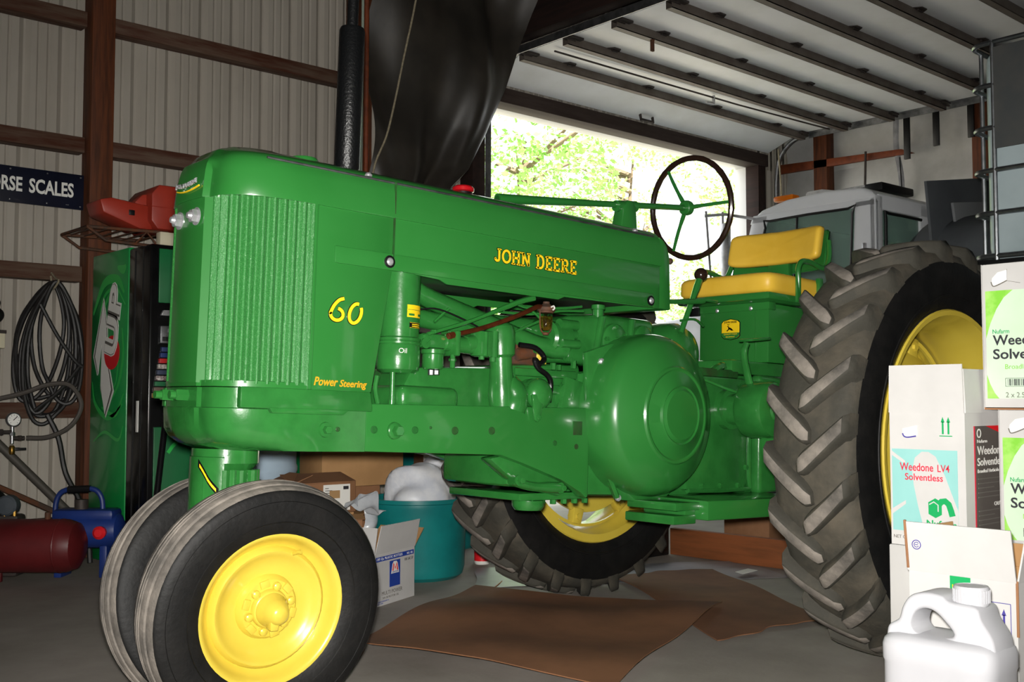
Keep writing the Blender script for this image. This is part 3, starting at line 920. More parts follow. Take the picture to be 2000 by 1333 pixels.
# water pipes, rods and lines
tp('water_pipe', MB().tube([(-1.70, -.13, 1.265), (-1.60, -.135, 1.23), (-1.35, -.15, 1.165), (-1.15, -.165, 1.11), (-1.02, -.18, 1.10)], [.036, .034, .034, .036, .04], 14, 5), GREENC)
tp('water_pipe', MB().tube([(-1.72, -.10, 1.18), (-1.5, -.11, 1.155), (-1.25, -.12, 1.14)], .032, 14, 3), GREENC)
tp('fan_shaft_tube', MB().cyl((-1.9, 0, 1.19), (-.9, 0, 1.19), .035, seg=16), GREENC)
tp('dark_pipe', MB().tube([(-1.70, -.06, 1.16), (-1.58, -.08, 1.16), (-1.5, -.06, 1.1)], .04, 10, 3), DARKSTEEL)
tp('throttle_rod', MB().tube([(-1.685, -.225, 1.105), (-1.5, -.228, 1.165), (-1.30, -.23, 1.245), (-1.22, -.228, 1.268)], [.006, .007, .010, .011], 8, 3), GREEN)
tp('copper_fuel_line', MB().tube([(-1.585, -.225, 1.108), (-1.45, -.235, 1.145), (-1.30, -.24, 1.20), (-1.22, -.24, 1.235), (-1.19, -.235, 1.24)], .0085, 10, 4), COPPER)
tp('line_nut', MB().hexb((-1.60, -.225, 1.104), (-1.575, -.225, 1.111), .012), COPPER)
for a in (((-1.30, -.20, 1.25), (-1.22, -.2, 1.235), (-1.05, -.2, 1.25), (-.95, -.2, 1.265)), ((-1.35, -.19, 1.21), (-1.2, -.19, 1.215), (-1.05, -.19, 1.24), (-.93, -.19, 1.25)),
          ((-1.30, -.19, 1.255), (-1.2, -.2, 1.225), (-1.12, -.2, 1.175), (-1.05, -.19, 1.155)), ((-1.64, -.20, 1.15), (-1.58, -.2, 1.20)), ((-1.32, -.205, 1.13), (-1.22, -.2, 1.17), (-1.12, -.2, 1.21))):
    tp('control_rod', MB().tube(a, .005, 6, 4), GREEN)
tp('wire', MB().tube([(-1.71, -.21, 1.185), (-1.64, -.225, 1.19), (-1.5, -.225, 1.155), (-1.4, -.225, 1.115)], .0028, 6, 5), BLACK)
# sediment bowl
sb = tp('sediment_bowl', MB().lathe([(.030, 0), (.033, .004), (.033, .014), (.022, .02), (.012, .028), (.012, .035)], (-1.165, -.235, 1.225), Z, 20).lathe([(.022, -.002), (.027, .0), (.027, .006)], (-1.165, -.235, 1.220), Z, 20), RUSTY)
tp('bowl_glass', MB().lathe([(.0, 0), (.012, .001), (.021, .010), (.023, .025), (.024, .07)], (-1.165, -.235, 1.155), Z, 24, cap=False), GLASS, sb)
tp('bowl_fuel', MB().lathe([(.0, .002), (.010, .003), (.0185, .011), (.0205, .025), (.021, .052), (0, .052)], (-1.165, -.235, 1.155), Z, 20), AMBERF, sb)
tp('bowl_bail', MB().tube([(-1.195, -.235, 1.235), (-1.193, -.235, 1.17), (-1.178, -.235, 1.148), (-1.152, -.235, 1.148), (-1.137, -.235, 1.17), (-1.135, -.235, 1.235)], .0025, 6, 4), RUSTY, sb)
tp('bail_nut', MB().lathe([(.010, 0), (.012, .003), (.012, .008), (.006, .011)], (-1.165, -.235, 1.140), Z, 12), RUSTY, sb)
tp('bowl_clip', MB().tube([(-1.173, -.2695, 1.238), (-1.163, -.2705, 1.243), (-1.157, -.2700, 1.235), (-1.165, -.2705, 1.229)], .003, 6, 3), CREAMT, sb)
# governor housing and upper castings
gv = tp('governor_case', MB().prism([(-1.06, 1.05), (-1.06, 1.20), (-1.0, 1.23), (-.80, 1.25), (-.52, 1.25), (-.50, 1.05)], (0, 0, 0), X, Z, -.19, .19, .025, 3), GREENC)
tp('governor_neck', MB().cyl((-1.10, -.165, 1.14), (-1.0, -.165, 1.14), .062, seg=20, bev=.01).cyl((-1.07, -.205, 1.19), (-.98, -.205, 1.19), .02, seg=12).cyl((-1.07, -.215, 1.12), (-.98, -.215, 1.12), .018, seg=12).cyl((-1.09, -.2, 1.155), (-.98, -.2, 1.155), .018, seg=12), GREENC, gv)
tp('governor_rib', MB().prism([(-.885, 1.05), (-.865, 1.05), (-.825, 1.24), (-.85, 1.24)], (0, -.2, 0), X, Z, -.012, .012, .006), GREENC, gv)
tp('governor_rib', MB().prism([(-.70, 1.07), (-.68, 1.07), (-.655, 1.24), (-.68, 1.24)], (0, -.2, 0), X, Z, -.012, .012, .006), GREENC, gv)
tp('governor_cover', MB().lathe([(.072, 0), (.070, .014), (.062, .02), (.02, .024), (.016, .034), (0, .036)], (-.765, -.19, 1.145), -Y, 26), GREENC, gv)
tp('governor_cover', MB().lathe([(.058, 0), (.056, .014), (.05, .018), (.02, .022), (.014, .03), (0, .031)], (-.60, -.19, 1.165), -Y, 24), GREENC, gv)
for a in range(5):
    t = 2 * pi * a / 5 + .5
    tp('cover_bolt', MB().hexb((-.765 + .058 * cos(t), -.205, 1.145 + .058 * sin(t)), (-.765 + .058 * cos(t), -.222, 1.145 + .058 * sin(t)), .009), GREENC, gv)
tp('filler_cap', MB().lathe([(.022, 0), (.022, .03), (.027, .032), (.027, .048), (.02, .052)], (-.83, -.17, 1.235), Z, 18), GREENC)
tp('casting_bolts', MB().hexb((-.985, -.2, 1.03), (-.985, -.2, 1.06), .011).hexb((-1.09, -.2, 1.02), (-1.09, -.2, 1.045), .011).hexb((-1.06, -.2, 1.02), (-1.06, -.2, 1.04), .009), GREENC)
for k in range(5):
    tp('casting_mark', MB().bb(-1.045 + k * .012, -1.038 + k * .012, -.2075, -.205, 1.055, 1.068), GREENC, gv)
tp('yellow_rag', MB().grid(lambda u, v: (-1.16 + .09 * u, -.16 - .02 * sin(u * 5), 1.03 + .04 * v + .01 * sin(u * 8)), 8, 3, .004), YEL)
tp('magneto', MB().bb(-1.28, -1.14, -.175, -.1, 1.03, 1.11, .015).cyl((-1.26, -.19, 1.065), (-1.2, -.19, 1.075), .022, seg=12), RUSTY)
tp('starter_cable', MB().tube([(-1.26, -.2, 1.10), (-1.20, -.22, 1.092), (-1.165, -.23, 1.06), (-1.19, -.235, 1.035), (-1.215, -.235, 1.05), (-1.20, -.238, 1.02), (-1.155, -.24, .995), (-1.138, -.24, .965), (-1.142, -.235, .90)], .010, 10, 5), BLACKG)
br = tp('crank_breather', MB().sph((-1.195, -.238, .928), .056, 24, 14, (1, .7, 1)).cyl((-1.195, -.18, .928), (-1.195, -.238, .928), .055, seg=24), GREENC)
tp('breather_tab', MB().prism([(-.028, 0), (.028, 0), (.016, -.065), (.012, -.09), (0, -.098), (-.012, -.09), (-.018, -.06)], (-1.222, -.262, .925), X, Z, -.006, .006, .003), GREENC, br)
tp('breather_bolt', MB().hexb((-1.222, -.266, .845), (-1.222, -.276, .845), .009), GREENC, br)
# flywheel cover and its plate
fpl = tp('flywheel_plate', MB().prism([(-.975, 1.09), (-.955, .80), (-.79, .545), (-.55, .525), (-.40, .62), (-.38, 1.0), (-.55, 1.16), (-.85, 1.13)], (0, -.245, 0), X, Z, -.012, .012, .004), GREENC)
fc = tp('flywheel_cover', MB().lathe([(.300, -.06), (.302, 0), (.300, .05), (.291, .082), (.276, .106), (.264, .116), (.20, .150), (.180, .160), (.174, .167), (.167, .168), (.160, .165), (.114, .181), (.106, .188), (.100, .184), (.096, .186), (.088, .192), (0, .196)], (-.665, -.265, .868), -Y, 64, sv=1.03), GREEN, ang=22)
for bx_, bz_ in ((-.90, 1.06), (-.945, .80), (-.795, .553), (-.555, .535)):
    tp('cover_bolt', MB().lathe([(.013, 0), (.013, .008), (.008, .013), (0, .014)], (bx_, -.257, bz_), -Y, 12), CHROME, fc)
tp('plate_rib', MB().tube([(-.94, -.262, .79), (-.80, -.262, .555)], .010, 8), GREENC, fpl)
# bottom of crankcase
tp('crankcase_pan', MB().bb(-1.24, -.9, -.2, .2, .548, .575, .006).lathe([(.05, -.035), (.06, -.02), (.06, 0)], (-1.16, -.16, .548), Z, 18), GREENC)
for k in range(6):
    tp('pan_bolt', MB().hexb((-1.17 + k * .055, -.185, .55), (-1.17 + k * .055, -.185, .532 - .008 * (k == 0)), .012), GREENC)
tp('lower_casting', MB().prism([(-1.40, .70), (-1.25, .60), (-1.05, .56), (-1.0, .62), (-1.1, .66), (-1.3, .715)], (0, -.185, 0), X, Z, -.03, .03, .012), GREENC)
tp('tie_link', MB().tube([(-1.30, -.225, .625), (-1.22, -.235, .603), (-1.09, -.235, .595)], [.026, .024, .03], 12, 3, flat=.7), GREENC)
for bx_, bz_ in ((-1.29, .625), (-1.09, .595)):
    tp('link_bolt', MB().lathe([(.02, 0), (.02, .006)], (bx_, -.25, bz_), -Y, 14).hexb((bx_, -.255, bz_), (bx_, -.275, bz_), .012), GREENC)
# ---- rear end
tp('transmission_case', MB().prism([(-.95, .56), (.10, .53), (.32, .58), (.40, .80), (.40, 1.03), (.10, 1.06), (-.50, 1.06), (-.95, 1.02)], (0, 0, 0), X, Z, -.20, .20, .02), GREENC)
tp('side_flange', MB().prism([(-.36, .57), (.03, .56), (.055, .60), (.06, 1.0), (.04, 1.04), (-.36, 1.04)], (0, -.21, 0), X, Z, -.02, .02, .01), GREENC)
tp('rear_case_side', MB().prism([(.085, .545), (.36, .56), (.40, .80), (.38, 1.05), (.085, 1.06)], (0, -.24, 0), X, Z, -.03, .03, .02, 3), GREENC)
tp('flange_rib', MB().tube([(.07, -.22, 1.02), (.072, -.222, .62), (.04, -.222, .568), (-.34, -.222, .568)], .012, 8, 2), GREENC)
for bx_, bz_ in ((.035, .82), (.035, .66), (-.02, .585), (-.14, .585), (-.26, .585), (.03, .95)):
    tp('case_bolt', MB().hexb((bx_, -.225, bz_), (bx_, -.243, bz_), .012), GREENC)
tp('axle_housing', MB().lathe([(.0, .40), (.11, .40), (.11, .5), (.10, .62), (.10, .84), (.115, .86), (.115, .9)], (.02, 0, RW), -Y, 30), GREENC)
tp('axle_housing', MB().lathe([(.26, .18), (.25, .26), (.17, .36), (.12, .46), (.10, .6)], (0, 0, RW), Y, 30), GREENC)
tp('axle_shaft', MB().cyl((0, -1.1, RW), (0, -.42, RW), .042, seg=18), GREENC)
tp('axle_shaft', MB().cyl((0, .3, RW), (0, .86, RW), .042, seg=18), GREENC)
bd = tp('brake_drum', MB().lathe([(.09, -.02), (.112, -.012), (.117, 0), (.117, .10), (.110, .115), (.095, .122), (.05, .125), (.045, .135), (.02, .14), (0, .14)], (-.10, -.36, .905), -Y, 34), GREENC)
tp('brake_housing', MB().cyl((-.10, -.20, .905), (-.10, -.36, .905), .06, .07, 20).lathe([(.085, 0), (.085, .03)], (-.10, -.23, .905), -Y, 22), GREENC, bd)
tp('brake_pedal', MB().tube([(-.14, -.38, 1.0), (-.165, -.38, 1.06), (-.20, -.39, 1.13), (-.195, -.40, 1.175)], [.018, .017, .016, .014], 10, 4, flat=.7), GREENC)
tp('pedal_pad', MB().box((-.155, -.41, 1.19), (.13, .07, .012), .004, Matrix.Rotation(-.12, 3, 'Y')), GREENC)
tp('brake_rod', MB().tube([(-.33, -.26, 1.03), (-.2, -.3, .99), (-.12, -.32, .97)], .007, 8), GREEN)
# platform / foot rest
pf = tp('foot_platform', MB().bb(-.56, .15, -.50, -.18, .478, .552, .006), GREEN)
tp('platform_bracket', MB().bb(-.70, -.55, -.46, -.22, .515, .545, .004).bb(-.71, -.58, -.46, -.22, .465, .498, .004).bb(-.62, -.56, -.44, -.24, .48, .53, .003), GREENC, pf)
tp('drawbar', MB().bb(-.4, .75, -.05, .05, .44, .47, .006), GREENC)
# deck above transmission
tp('rear_deck', MB().bb(-.05, .55, -.22, .22, 1.06, 1.12, .01), GREENC)
tp('deck_step', MB().bb(-.28, .0, -.22, .0, 1.04, 1.075, .008), GREEND)
tp('white_tag', MB().bb(.06, .075, -.17, .02, 1.085, 1.10), CREAMT)
tp('clutch_dome', MB().lathe([(.135, -.15), (.14, -.05), (.135, .02), (.11, .06), (.06, .085), (0, .09)], (-.22, -.03, 1.135), -Y, 34), GREENC)
tp('dome_lip', MB().tube([(-.30, -.14, 1.27), (-.22, -.15, 1.282), (-.15, -.14, 1.26)], .006, 6, 3), GREENC)
tp('clutch_fork', MB().tube([(-.16, -.2, 1.06), (-.10, -.2, 1.09), (-.05, -.19, 1.085)], [.02, .016, .006], 8, 3), GREENC)
# battery box and emblem
bb_ = tp('battery_box', MB().bb(.25, .72, -.195, .195, 1.125, 1.395, .006))
tp('box_flange', MB().bb(.245, .30, -.199, .199, 1.365, 1.40, .003), GREEN, bb_)
tp('box_seam', MB().bb(.2475, .251, -.128, -.122, 1.13, 1.36, .001), GREEN, bb_)
for yy in (.09, -.10):
    tp('box_bolt', MB().lathe([(.010, 0), (.010, .004), (.005, .008), (0, .008)], (.249, yy, 1.375), -X, 12), CHROME, bb_)
tp('perforated_bracket', MB().bb(.235, .25, .19, .25, 1.355, 1.395, .003), BLACK, bb_)
def shield(w, h, k=.0):
    return [(-w, -h * .62), (-w * .75, -h * .86), (0, -h), (w * .75, -h * .86), (w, -h * .62), (w, h * .62), (w * .8, h * .82), (0, h), (-w * .8, h * .82), (-w, h * .62)]
EM = (.2445, .008, 1.283)
em = tp('emblem', poly2(shield(.053, .050), EM, -Y, Z, .003), BLACKG)
poly2(shield(.050, .047), (EM[0] - .003, EM[1], EM[2]), -Y, Z, .0006).build('emblem_field', DECAL, em)
poly2([(-.0505, -.028), (-.038, -.040), (0, -.0475), (.038, -.040), (.0505, -.028), (.0505, -.016), (-.0505, -.016)], (EM[0] - .0036, EM[1], EM[2]), -Y, Z, .0006).build('emblem_base', GREEN, em)
deer = [(-.018, -.013), (-.010, -.006), (-.004, -.004), (.006, -.010), (.018, -.010), (.012, -.006), (.008, -.002), (.002, .003), (-.006, .004), (-.010, .010), (-.016, .012), (-.020, .009), (-.014, .007), (-.012, .002), (-.014, -.004), (-.024, -.010)]
poly2([(-a * 1.0 if False else a, b + .004) for a, b in deer], (EM[0] - .0036, EM[1], EM[2]), -Y, Z, .0008).build('emblem_deer', BLACKG, em)
ribbon([[(-.012, .016), (-.014, .021), (-.006, .024)], [(-.014, .021), (-.018, .026)]], .002, (EM[0] - .0036, EM[1], EM[2]), -Y, Z, .0008).build('emblem_antlers', BLACKG, em)
letters('JOHN DEERE', .072, .012, (EM[0] - .0036, EM[1], EM[2] + .0265), -Y, Z, BLACKG, em, bold=.01, align='C')
letters('QUALITY FARM', .074, .0075, (EM[0] - .0042, EM[1], EM[2] - .0268), -Y, Z, DECAL, em, align='C', depth=.0006)
letters('EQUIPMENT', .05, .007, (EM[0] - .0042, EM[1], EM[2] - .0385), -Y, Z, DECAL, em, align='C', depth=.0006)
# seat
sp = tp('seat_pan', MB().bb(.155, .62, -.262, .262, 1.40, 1.435, .012))
def pad(hx, hy, th, r, crown, e=9.0, n=64):
    """upholstered pad lying in local x,y with its face up (+z)"""
    lv = [(r * .5, 0.0), (0, r * .5), (0, th - r)]
    for k in range(1, 6):
        a = pi / 2 * k / 5
        lv.append((r * (1 - cos(a)), th - r + r * sin(a)))
    m_ = MB(); vs = []; fs = []
    for ins, z in lv:
        for k in range(n):
            a = 2 * pi * k / n; ca, sa = cos(a), sin(a)
            vs.append(((hx - ins) * abs(ca) ** (2 / e) * (1 if ca >= 0 else -1), (hy - ins) * abs(sa) ** (2 / e) * (1 if sa >= 0 else -1), z))
    L = len(lv)
    for q in (.8, .55, .3, .12):
        for k in range(n):
            p = vs[(L - 1) * n + k]
            vs.append((p[0] * q, p[1] * q, th + crown * (1 - q * q)))
    L += 4
    for i in range(L - 1):
        for k in range(n): fs.append((i * n + k, i * n + (k + 1) % n, (i + 1) * n + (k + 1) % n, (i + 1) * n + k))
    fs.append(tuple(range(n - 1, -1, -1))); fs.append(tuple((L - 1) * n + k for k in range(n)))
    return m_.add(vs, fs)
tp('seat_cushion', pad(.235, .268, .092, .03, .014).xf(Matrix.Translation((.39, 0, 1.434))), VINYL, ang=75)
def backfn(thick, y_half, z0, z1, x0):
    b = bmesh.new(); bmesh.ops.create_cube(b, size=1)
    bmesh.ops.subdivide_edges(b, edges=b.edges[:], cuts=5, use_grid_fill=True)
    for v in b.verts:
        x_, y_, z_ = v.co
        cv = .06 * (1 - (2 * y_) ** 2)
        zz = z0 + (z1 - z0) * (z_ + .5)
        v.co = Vector((x0 + x_ * thick + cv + .10 * (z_ + .5) * .35, y_ * 2 * y_half, zz))
    bmesh.ops.bevel(b, geom=[e for e in b.edges if e.calc_face_angle(0) > .8], offset=min(thick * .42, .028), segments=4, affect='EDGES')
    m_ = MB(); m_.bm(b); b.free(); return m_
bk = pad(.085, .258, .062, .026, .006)
bk.v = [(.60 - z_ + .055 * (1 - (y_ / .258) ** 2) + .22 * x_, y_, 1.712 + x_) for x_, y_, z_ in bk.v]
tp('seat_back', bk, VINYL, ang=75)
tp('back_shell', backfn(.02, .265, 1.585, 1.775, .60), GREEN, ang=60).modifiers.new('weighted_normal', 'WEIGHTED_NORMAL')
tp('back_support', MB().bb(.60, .64, -.06, .06, 1.40, 1.66, .006), GREEN)
for sg in (-1, 1):
    yy = sg * .285
    tp('arm_rail', MB().tube([(.36, yy * .97, 1.42), (.345, yy, 1.50), (.345, yy, 1.555), (.375, yy, 1.59), (.44, yy, 1.595), (.52, yy, 1.58), (.57, yy, 1.585), (.605, yy * .98, 1.64), (.625, yy * .93, 1.72)], .0125, 10, 5), GREEN)
    tp('rail_bracket', MB().bb(.33, .36, yy - .006, yy + .006, 1.40, 1.53, .003), GREEN)
tp('seat_strut', MB().bb(.52, .55, -.285, -.262, 1.40, 1.53, .004), GREEN)
# levers
tp('gear_lever', MB().tube([(-.285, -.13, 1.22), (-.225, -.13, 1.34), (-.165, -.13, 1.46)], [.012, .012, .015], 10, 3), GREEN)
tp('lever_knob', MB().sph((-.155, -.13, 1.482), .030), KNOB)
tp('throttle_lever', MB().tube([(-.50, -.18, 1.335), (-.44, -.18, 1.335), (-.28, -.18, 1.35), (-.20, -.18, 1.362)], [.015, .010, .012, .014], 10, 3).prism([(-.20, -.012), (-.10, -.003), (-.10, .003), (-.20, .012)], (0, -.18, 1.365), X, Y, -.005, .005, .002), GREEN)
tp('choke_knob', MB().sph((-.452, -.205, 1.497), .014).cyl((-.50, -.205, 1.50), (-.455, -.205, 1.498), .004, seg=8), RUSTY)
# steering
s0, s1 = Vector((-1.21, 0, 1.662)), Vector((-.10, 0, 1.800))
sd = (s1 - s0).normalized()
tp('steering_shaft', MB().cyl(s0, s1, .013, seg=14).cyl(s0, s0 + sd * .5, .02, .014, 14), GREEN)
tp('shaft_support', MB().prism([(-.075, 1.55), (.055, 1.55), (.035, 1.74), (.015, 1.765), (-.015, 1.765), (-.035, 1.74)], (-.50, 0, 0), X, Z, -.03, .03, .006).cyl((-.56, 0, 1.737), (-.44, 0, 1.752), .024, seg=16), GREEN)
sw = bpy.data.objects.new('steering_wheel', None); COL.objects.link(sw); sw.parent = TR
u, v, a = frame(sd)
Mx = Matrix((u, v, a)).transposed().to_4x4(); Mx.translation = s1
sw.matrix_local = Mx
RS = .222
rimpts = [(RS * cos(2 * pi * k / 48), RS * sin(2 * pi * k / 48), .03) for k in range(48)]
MB().tube(rimpts, [.0125 + .0012 * (k % 2) for k in range(48)], 10, 0, True).build('wheel_rim', KNOB, sw)
MB().cyl((0, 0, -.02), (0, 0, .02), .032, seg=22, bev=.005).lathe([(.034, -.004), (.034, .006)], (0, 0, 0), Z, 22).build('wheel_hub', GREEN, sw)
# spokes: one towards the camera side, two at the far side up and down
for ang in (0, 122, 238):
    t = Vector((0, -1, 0)) @ Vector(u)
    base = atan2(Vector((0, -1, 0)).dot(v), Vector((0, -1, 0)).dot(u)) + radians(ang)
    MB().tube([(.02 * cos(base), .02 * sin(base), 0), (.12 * cos(base), .12 * sin(base), .01), (RS * cos(base), RS * sin(base), .03)], [.010, .008, .007], 8, 3).build('wheel_spoke', GREEN, sw)
# caps, muffler
cp = tp('fuel_cap', MB().lathe([(.034, 0), (.034, .018), (.028, .02)], (-1.375, .0, 1.64), Z, 24), BLACK)
tp('cap_top', MB().lathe([(.030, .018), (.040, .022), (.040, .034), (.034, .040), (0, .043)], (-1.375, 0, 1.64), Z, 26), REDP, cp)
tp('radiator_cap', MB().lathe([(.05, -.01), (.048, .008), (.044, .014), (0, .016)], (-2.04, .0, 1.645), Z, 24))
tp('muffler', MB().lathe([(.020, -.12), (.020, -.09), (.040, -.08), (.045, -.07), (.045, .42), (.041, .43), (.020, .435), (.020, .62)], (-1.80, .12, 1.76), Z, 28), mat('muffler_black', '#0e0f10', 0.35, bump=0.25, bscale=120))

# ---- lettering on the side sheet metal
SL = {  # slab-serif capitals on a unit grid: strokes and serifs
 'J': (.62, [[(.40, .93), (.40, .28)] , arc2(.235, .27, .165, 0, -180, 8)], [(.24, .93, .58), (.02, .27, .12)]),
 'O': (.82, [arc2(.41, .5, .32, 0, 360, 24, .42)], []),
 'H': (.86, [[(.20, .05), (.20, .95)], [(.66, .05), (.66, .95)], [(.20, .5), (.66, .5)]], [(.04, .94, .36), (.50, .94, .82), (.04, .06, .36), (.50, .06, .82)]),
 'N': (.90, [[(.20, .05), (.20, .95)], [(.70, .05), (.70, .95)], [(.20, .93), (.70, .07)]], [(.04, .94, .30), (.54, .94, .86), (.04, .06, .36)]),
 'D': (.84, [[(.20, .05), (.20, .95)], [(.20, .94), (.42, .94)] + arc2(.42, .5, .28, 90, -90, 12, .44) + [(.20, .06)]], [(.04, .94, .30), (.04, .06, .30)]),
 'E': (.74, [[(.20, .05), (.20, .95)], [(.20, .94), (.66, .94)], [(.20, .06), (.66, .06)], [(.20, .5), (.50, .5)]], [(.04, .94, .30), (.04, .06, .30)]),
 'R': (.86, [[(.20, .05), (.20, .95)], [(.20, .94), (.45, .94)] + arc2(.45, .715, .2, 90, -90, 10, .225) + [(.20, .49)], [(.42, .49), (.70, .06)]], [(.04, .94, .30), (.04, .06, .36), (.60, .06, .84)]),
}
def slab(text, x0, x1, z0, z1, y, m_, parent, sw_=.17, name='lettering', grow=0.0):
    tw = sum(SL[c][0] if c in SL else .45 for c in text)
    k = (x1 - x0) / tw; h = z1 - z0
    cx = x0
    for c in text:
        if c not in SL:
            cx += .45 * k; continue
        w, st, sf = SL[c]
        mb = MB()
        o = Vector((cx, y, z0)); u = X * k; v = Z * h
        lines = [[(p[0] * k, p[1] * h) for p in ln] for ln in st]
        ribbon(lines, sw_ * h + grow, o, X, Z, .0012, mb)
        for a, b_, c2 in sf:
            ribbon([[(a * k - grow / 2, b_ * h), (c2 * k + grow / 2, b_ * h)]], .11 * h + grow, o, X, Z, .0012, mb)
        for ln in ([[(.6 * k, .72 * h), (.66 * k, .98 * h)], [(.6 * k, .28 * h), (.66 * k, .02 * h)]] if c == 'E' else []):
            ribbon([ln], .09 * h + grow, o, X, Z, .0012, mb)
        mb.build(name, m_, parent)
        cx += w * k
slab('JOHN DEERE', -1.430, -1.030, 1.372, 1.421, -.2502, BLACKG, hood, .15, 'letter_shadow', .0045)
slab('JOHN DEERE', -1.430, -1.030, 1.372, 1.421, -.2515, DECAL, hood, .17, 'letter')
def script60(y, m_, grow, name):
    o = (-2.078, y, 1.118)
    six = [[(.052, .068), (.035, .062), (.018, .045), (.006, .022)] + arc2(.028, .018, .022, 175, 440, 14, .018)]
    zer = [arc2(.095, .026, .021, 75, 400, 22, .030)]
    zer = [[(px + (py - .03) * .22, py) for px, py in zer[0]]]
    w6 = tuple([.006 + grow] + [.011 + grow] * 3 + [.012 + grow] * 15)
    six = [p for p in smooth2(six[0])]
    ribbon([six], .0105 + grow, o, X, Z, .0015).build(name, m_, g)
    ribbon([smooth2(zer[0])], .0105 + grow, o, X, Z, .0015).build(name, m_, g)
def smooth2(p):
    return [(q.x, q.y) for q in smooth_pts([(a[0], a[1], 0) for a in p], 3)]
script60(-.2502, BLACKG, .004, 'number_shadow')
script60(-.2518, DECAL, 0, 'number')
letters('Power', .083, .026, (-2.119, -.2505, .918), X, Vector((0, 0, 1)), DECALO, g, bold=.015, shear=.25)
letters('Steering', .098, .028, (-2.030, -.2505, .911), X, Vector((0, 0, 1)), DECALO, g, bold=.015, shear=.25)

# ================================================================ LEFT SIDE
VGREEN = mat('vending_green', '#149446', 0.35, col2='#108840', nscale=2, coat=.2)
VSWIRL = mat('vending_swirl', '#36ba54', 0.35)
VDARK = mat('vending_dark_green', '#0a5c30', 0.4, col2='#0c6a38', nscale=2)
WHITEP = mat('print_white', '#efeee8', 0.5)
GREYP = mat('print_grey', '#6a6660', 0.5)
REDPR = mat('print_red', '#dc1e26', 0.4)
VX, VY = -1.44, 2.55
vm = thing('vending_machine', 'green and black soft drink vending machine against the steel wall', 'vending machine', (VX, VY, 0))
def vp(name, mb, m, parent=None, **k):
    o = mb.build(name, m, parent or vm, **k); return o
vp('cabinet', MB().bb(0, .96, .30, .84, .02, 1.80, .008), VGREEN)
vp('door_frame', MB().bb(0, .96, .0, .295, .03, 1.79, .014), BLACKG)
vp('door_groove', MB().bb(-.003, 0, .09, .098, .05, 1.77).bb(-.003, 0, .20, .205, .05, 1.77), BLACK)
fp_ = vp('front_panel', MB().bb(.045, .92, -.012, .0, 1.47, 1.765, .004), VDARK)
vp('front_panel', MB().bb(.03, .92, -.012, .0, .10, .80, .004), VDARK)
vp('front_swirl', ribbon([arc2(.30, .55, .22, 20, 150, 12), arc2(.28, .58, .32, 10, 120, 12)], .02, (0, -.013, 0), X, Z), VSWIRL)
vp('bill_acceptor', MB().prism([(-.035, 0), (.035, 0), (.02, .03), (-.02, .03)], (.085, -.013, 1.40), X, Z, 0, .02, .003), CHROME)
cs = vp('coin_panel', MB().bb(.05, .15, -.03, -.0, 1.25, 1.345, .004), STEEL)
vp('coin_button', MB().bb(.09, .11, -.042, -.03, 1.31, 1.33, .003), CHROME, cs)
vp('coin_slot', MB().bb(.06, .14, -.034, -.03, 1.262, 1.285, .001), BLACK, cs)
cols = ['#2b3a63', '#26386a', '#b8282a', '#8a8078', '#3c4358', '#57323a', '#2a6a44', '#6a5a50', '#b09448']
for k in range(9):
    z_ = 1.205 - k * .031
    x_ = .062 - k * .0055
    m_ = mat('drink_label_%d' % k, cols[k], .4, col2='#d0ccc4' if k in (3, 5) else None, nscale=60)
    vp('drink_label', MB().bb(x_, x_ + .058, -.022, -.0, z_, z_ + .025, .002), m_)
    vp('select_button', MB().bb(x_ + .066, x_ + .083, -.024, -.0, z_, z_ + .025, .002), WHITEP)
vp('vertical_label', MB().bb(-.004, -.0, .125, .15, .77, .94), WHITEP)
# the side art:  (Y offset from VY, z) on the face x = 0, seen from -x: u = -Y, v = Z
AO = Vector((-.002, 0, 0))
def art(pts): return [(-(y_ - VY), z_) for y_, z_ in pts]
def vart(name, pts, m, d=.001, lift=.0):
    return vp(name, poly2(art(pts), AO + Vector((-lift, 0, 0)), -Y, Z, d), m)
sw = [([(3.36, 1.45), (3.20, 1.62), (3.0, 1.63), (2.9, 1.55)], .055), ([(3.30, 1.22), (3.22, 1.52), (3.02, 1.58), (2.88, 1.48)], .02), ([(3.22, 1.46), (3.1, 1.55), (3.0, 1.54)], .03),
      ([(3.36, 1.05), (3.3, .92), (3.1, .84), (2.9, .92)], .03), ([(3.2, .9), (3.0, .86), (2.88, .98)], .03), ([(3.05, .95), (2.95, 1.05), (2.9, 1.2), (2.92, 1.35)], .028), ([(3.1, .99), (3.0, 1.04), (2.96, 1.2)], .012),
      ([(3.32, .7), (3.15, .76), (2.95, .72), (2.88, .80)], .02), ([(3.0, 1.70), (2.92, 1.68), (2.88, 1.70)], .05)]
for ln, w in sw:
    P = [(-(p.x - VY), p.y) for p in smooth_pts([(a, b, 0) for a, b in ln], 6)]
    n_ = len(P)
    vp('side_swirl', ribbon([P], [tuple(w * (.25 + .75 * sin(pi * min(1, max(0, (i + .5) / n_)))) for i in range(n_))], AO, -Y, Z, .0006), VSWIRL)
seven = [(3.20, 1.53), (3.335, 1.20), (3.27, 1.09), (3.215, 1.27), (3.225, 1.02), (3.145, .85), (3.04, 1.0), (3.12, 1.17), (3.14, 1.36)]
vart('seven_outline', [(3.2 + (a - 3.2) * 1.12, 1.15 + (b - 1.15) * 1.035) for a, b in seven], WHITEP, .0008)
vart('seven_line', seven, GREYP, .0006, .0008)
vart('seven', [(3.2 + (a - 3.2) * .86, 1.15 + (b - 1.15) * .955) for a, b in seven], WHITEP, .0006, .0014)
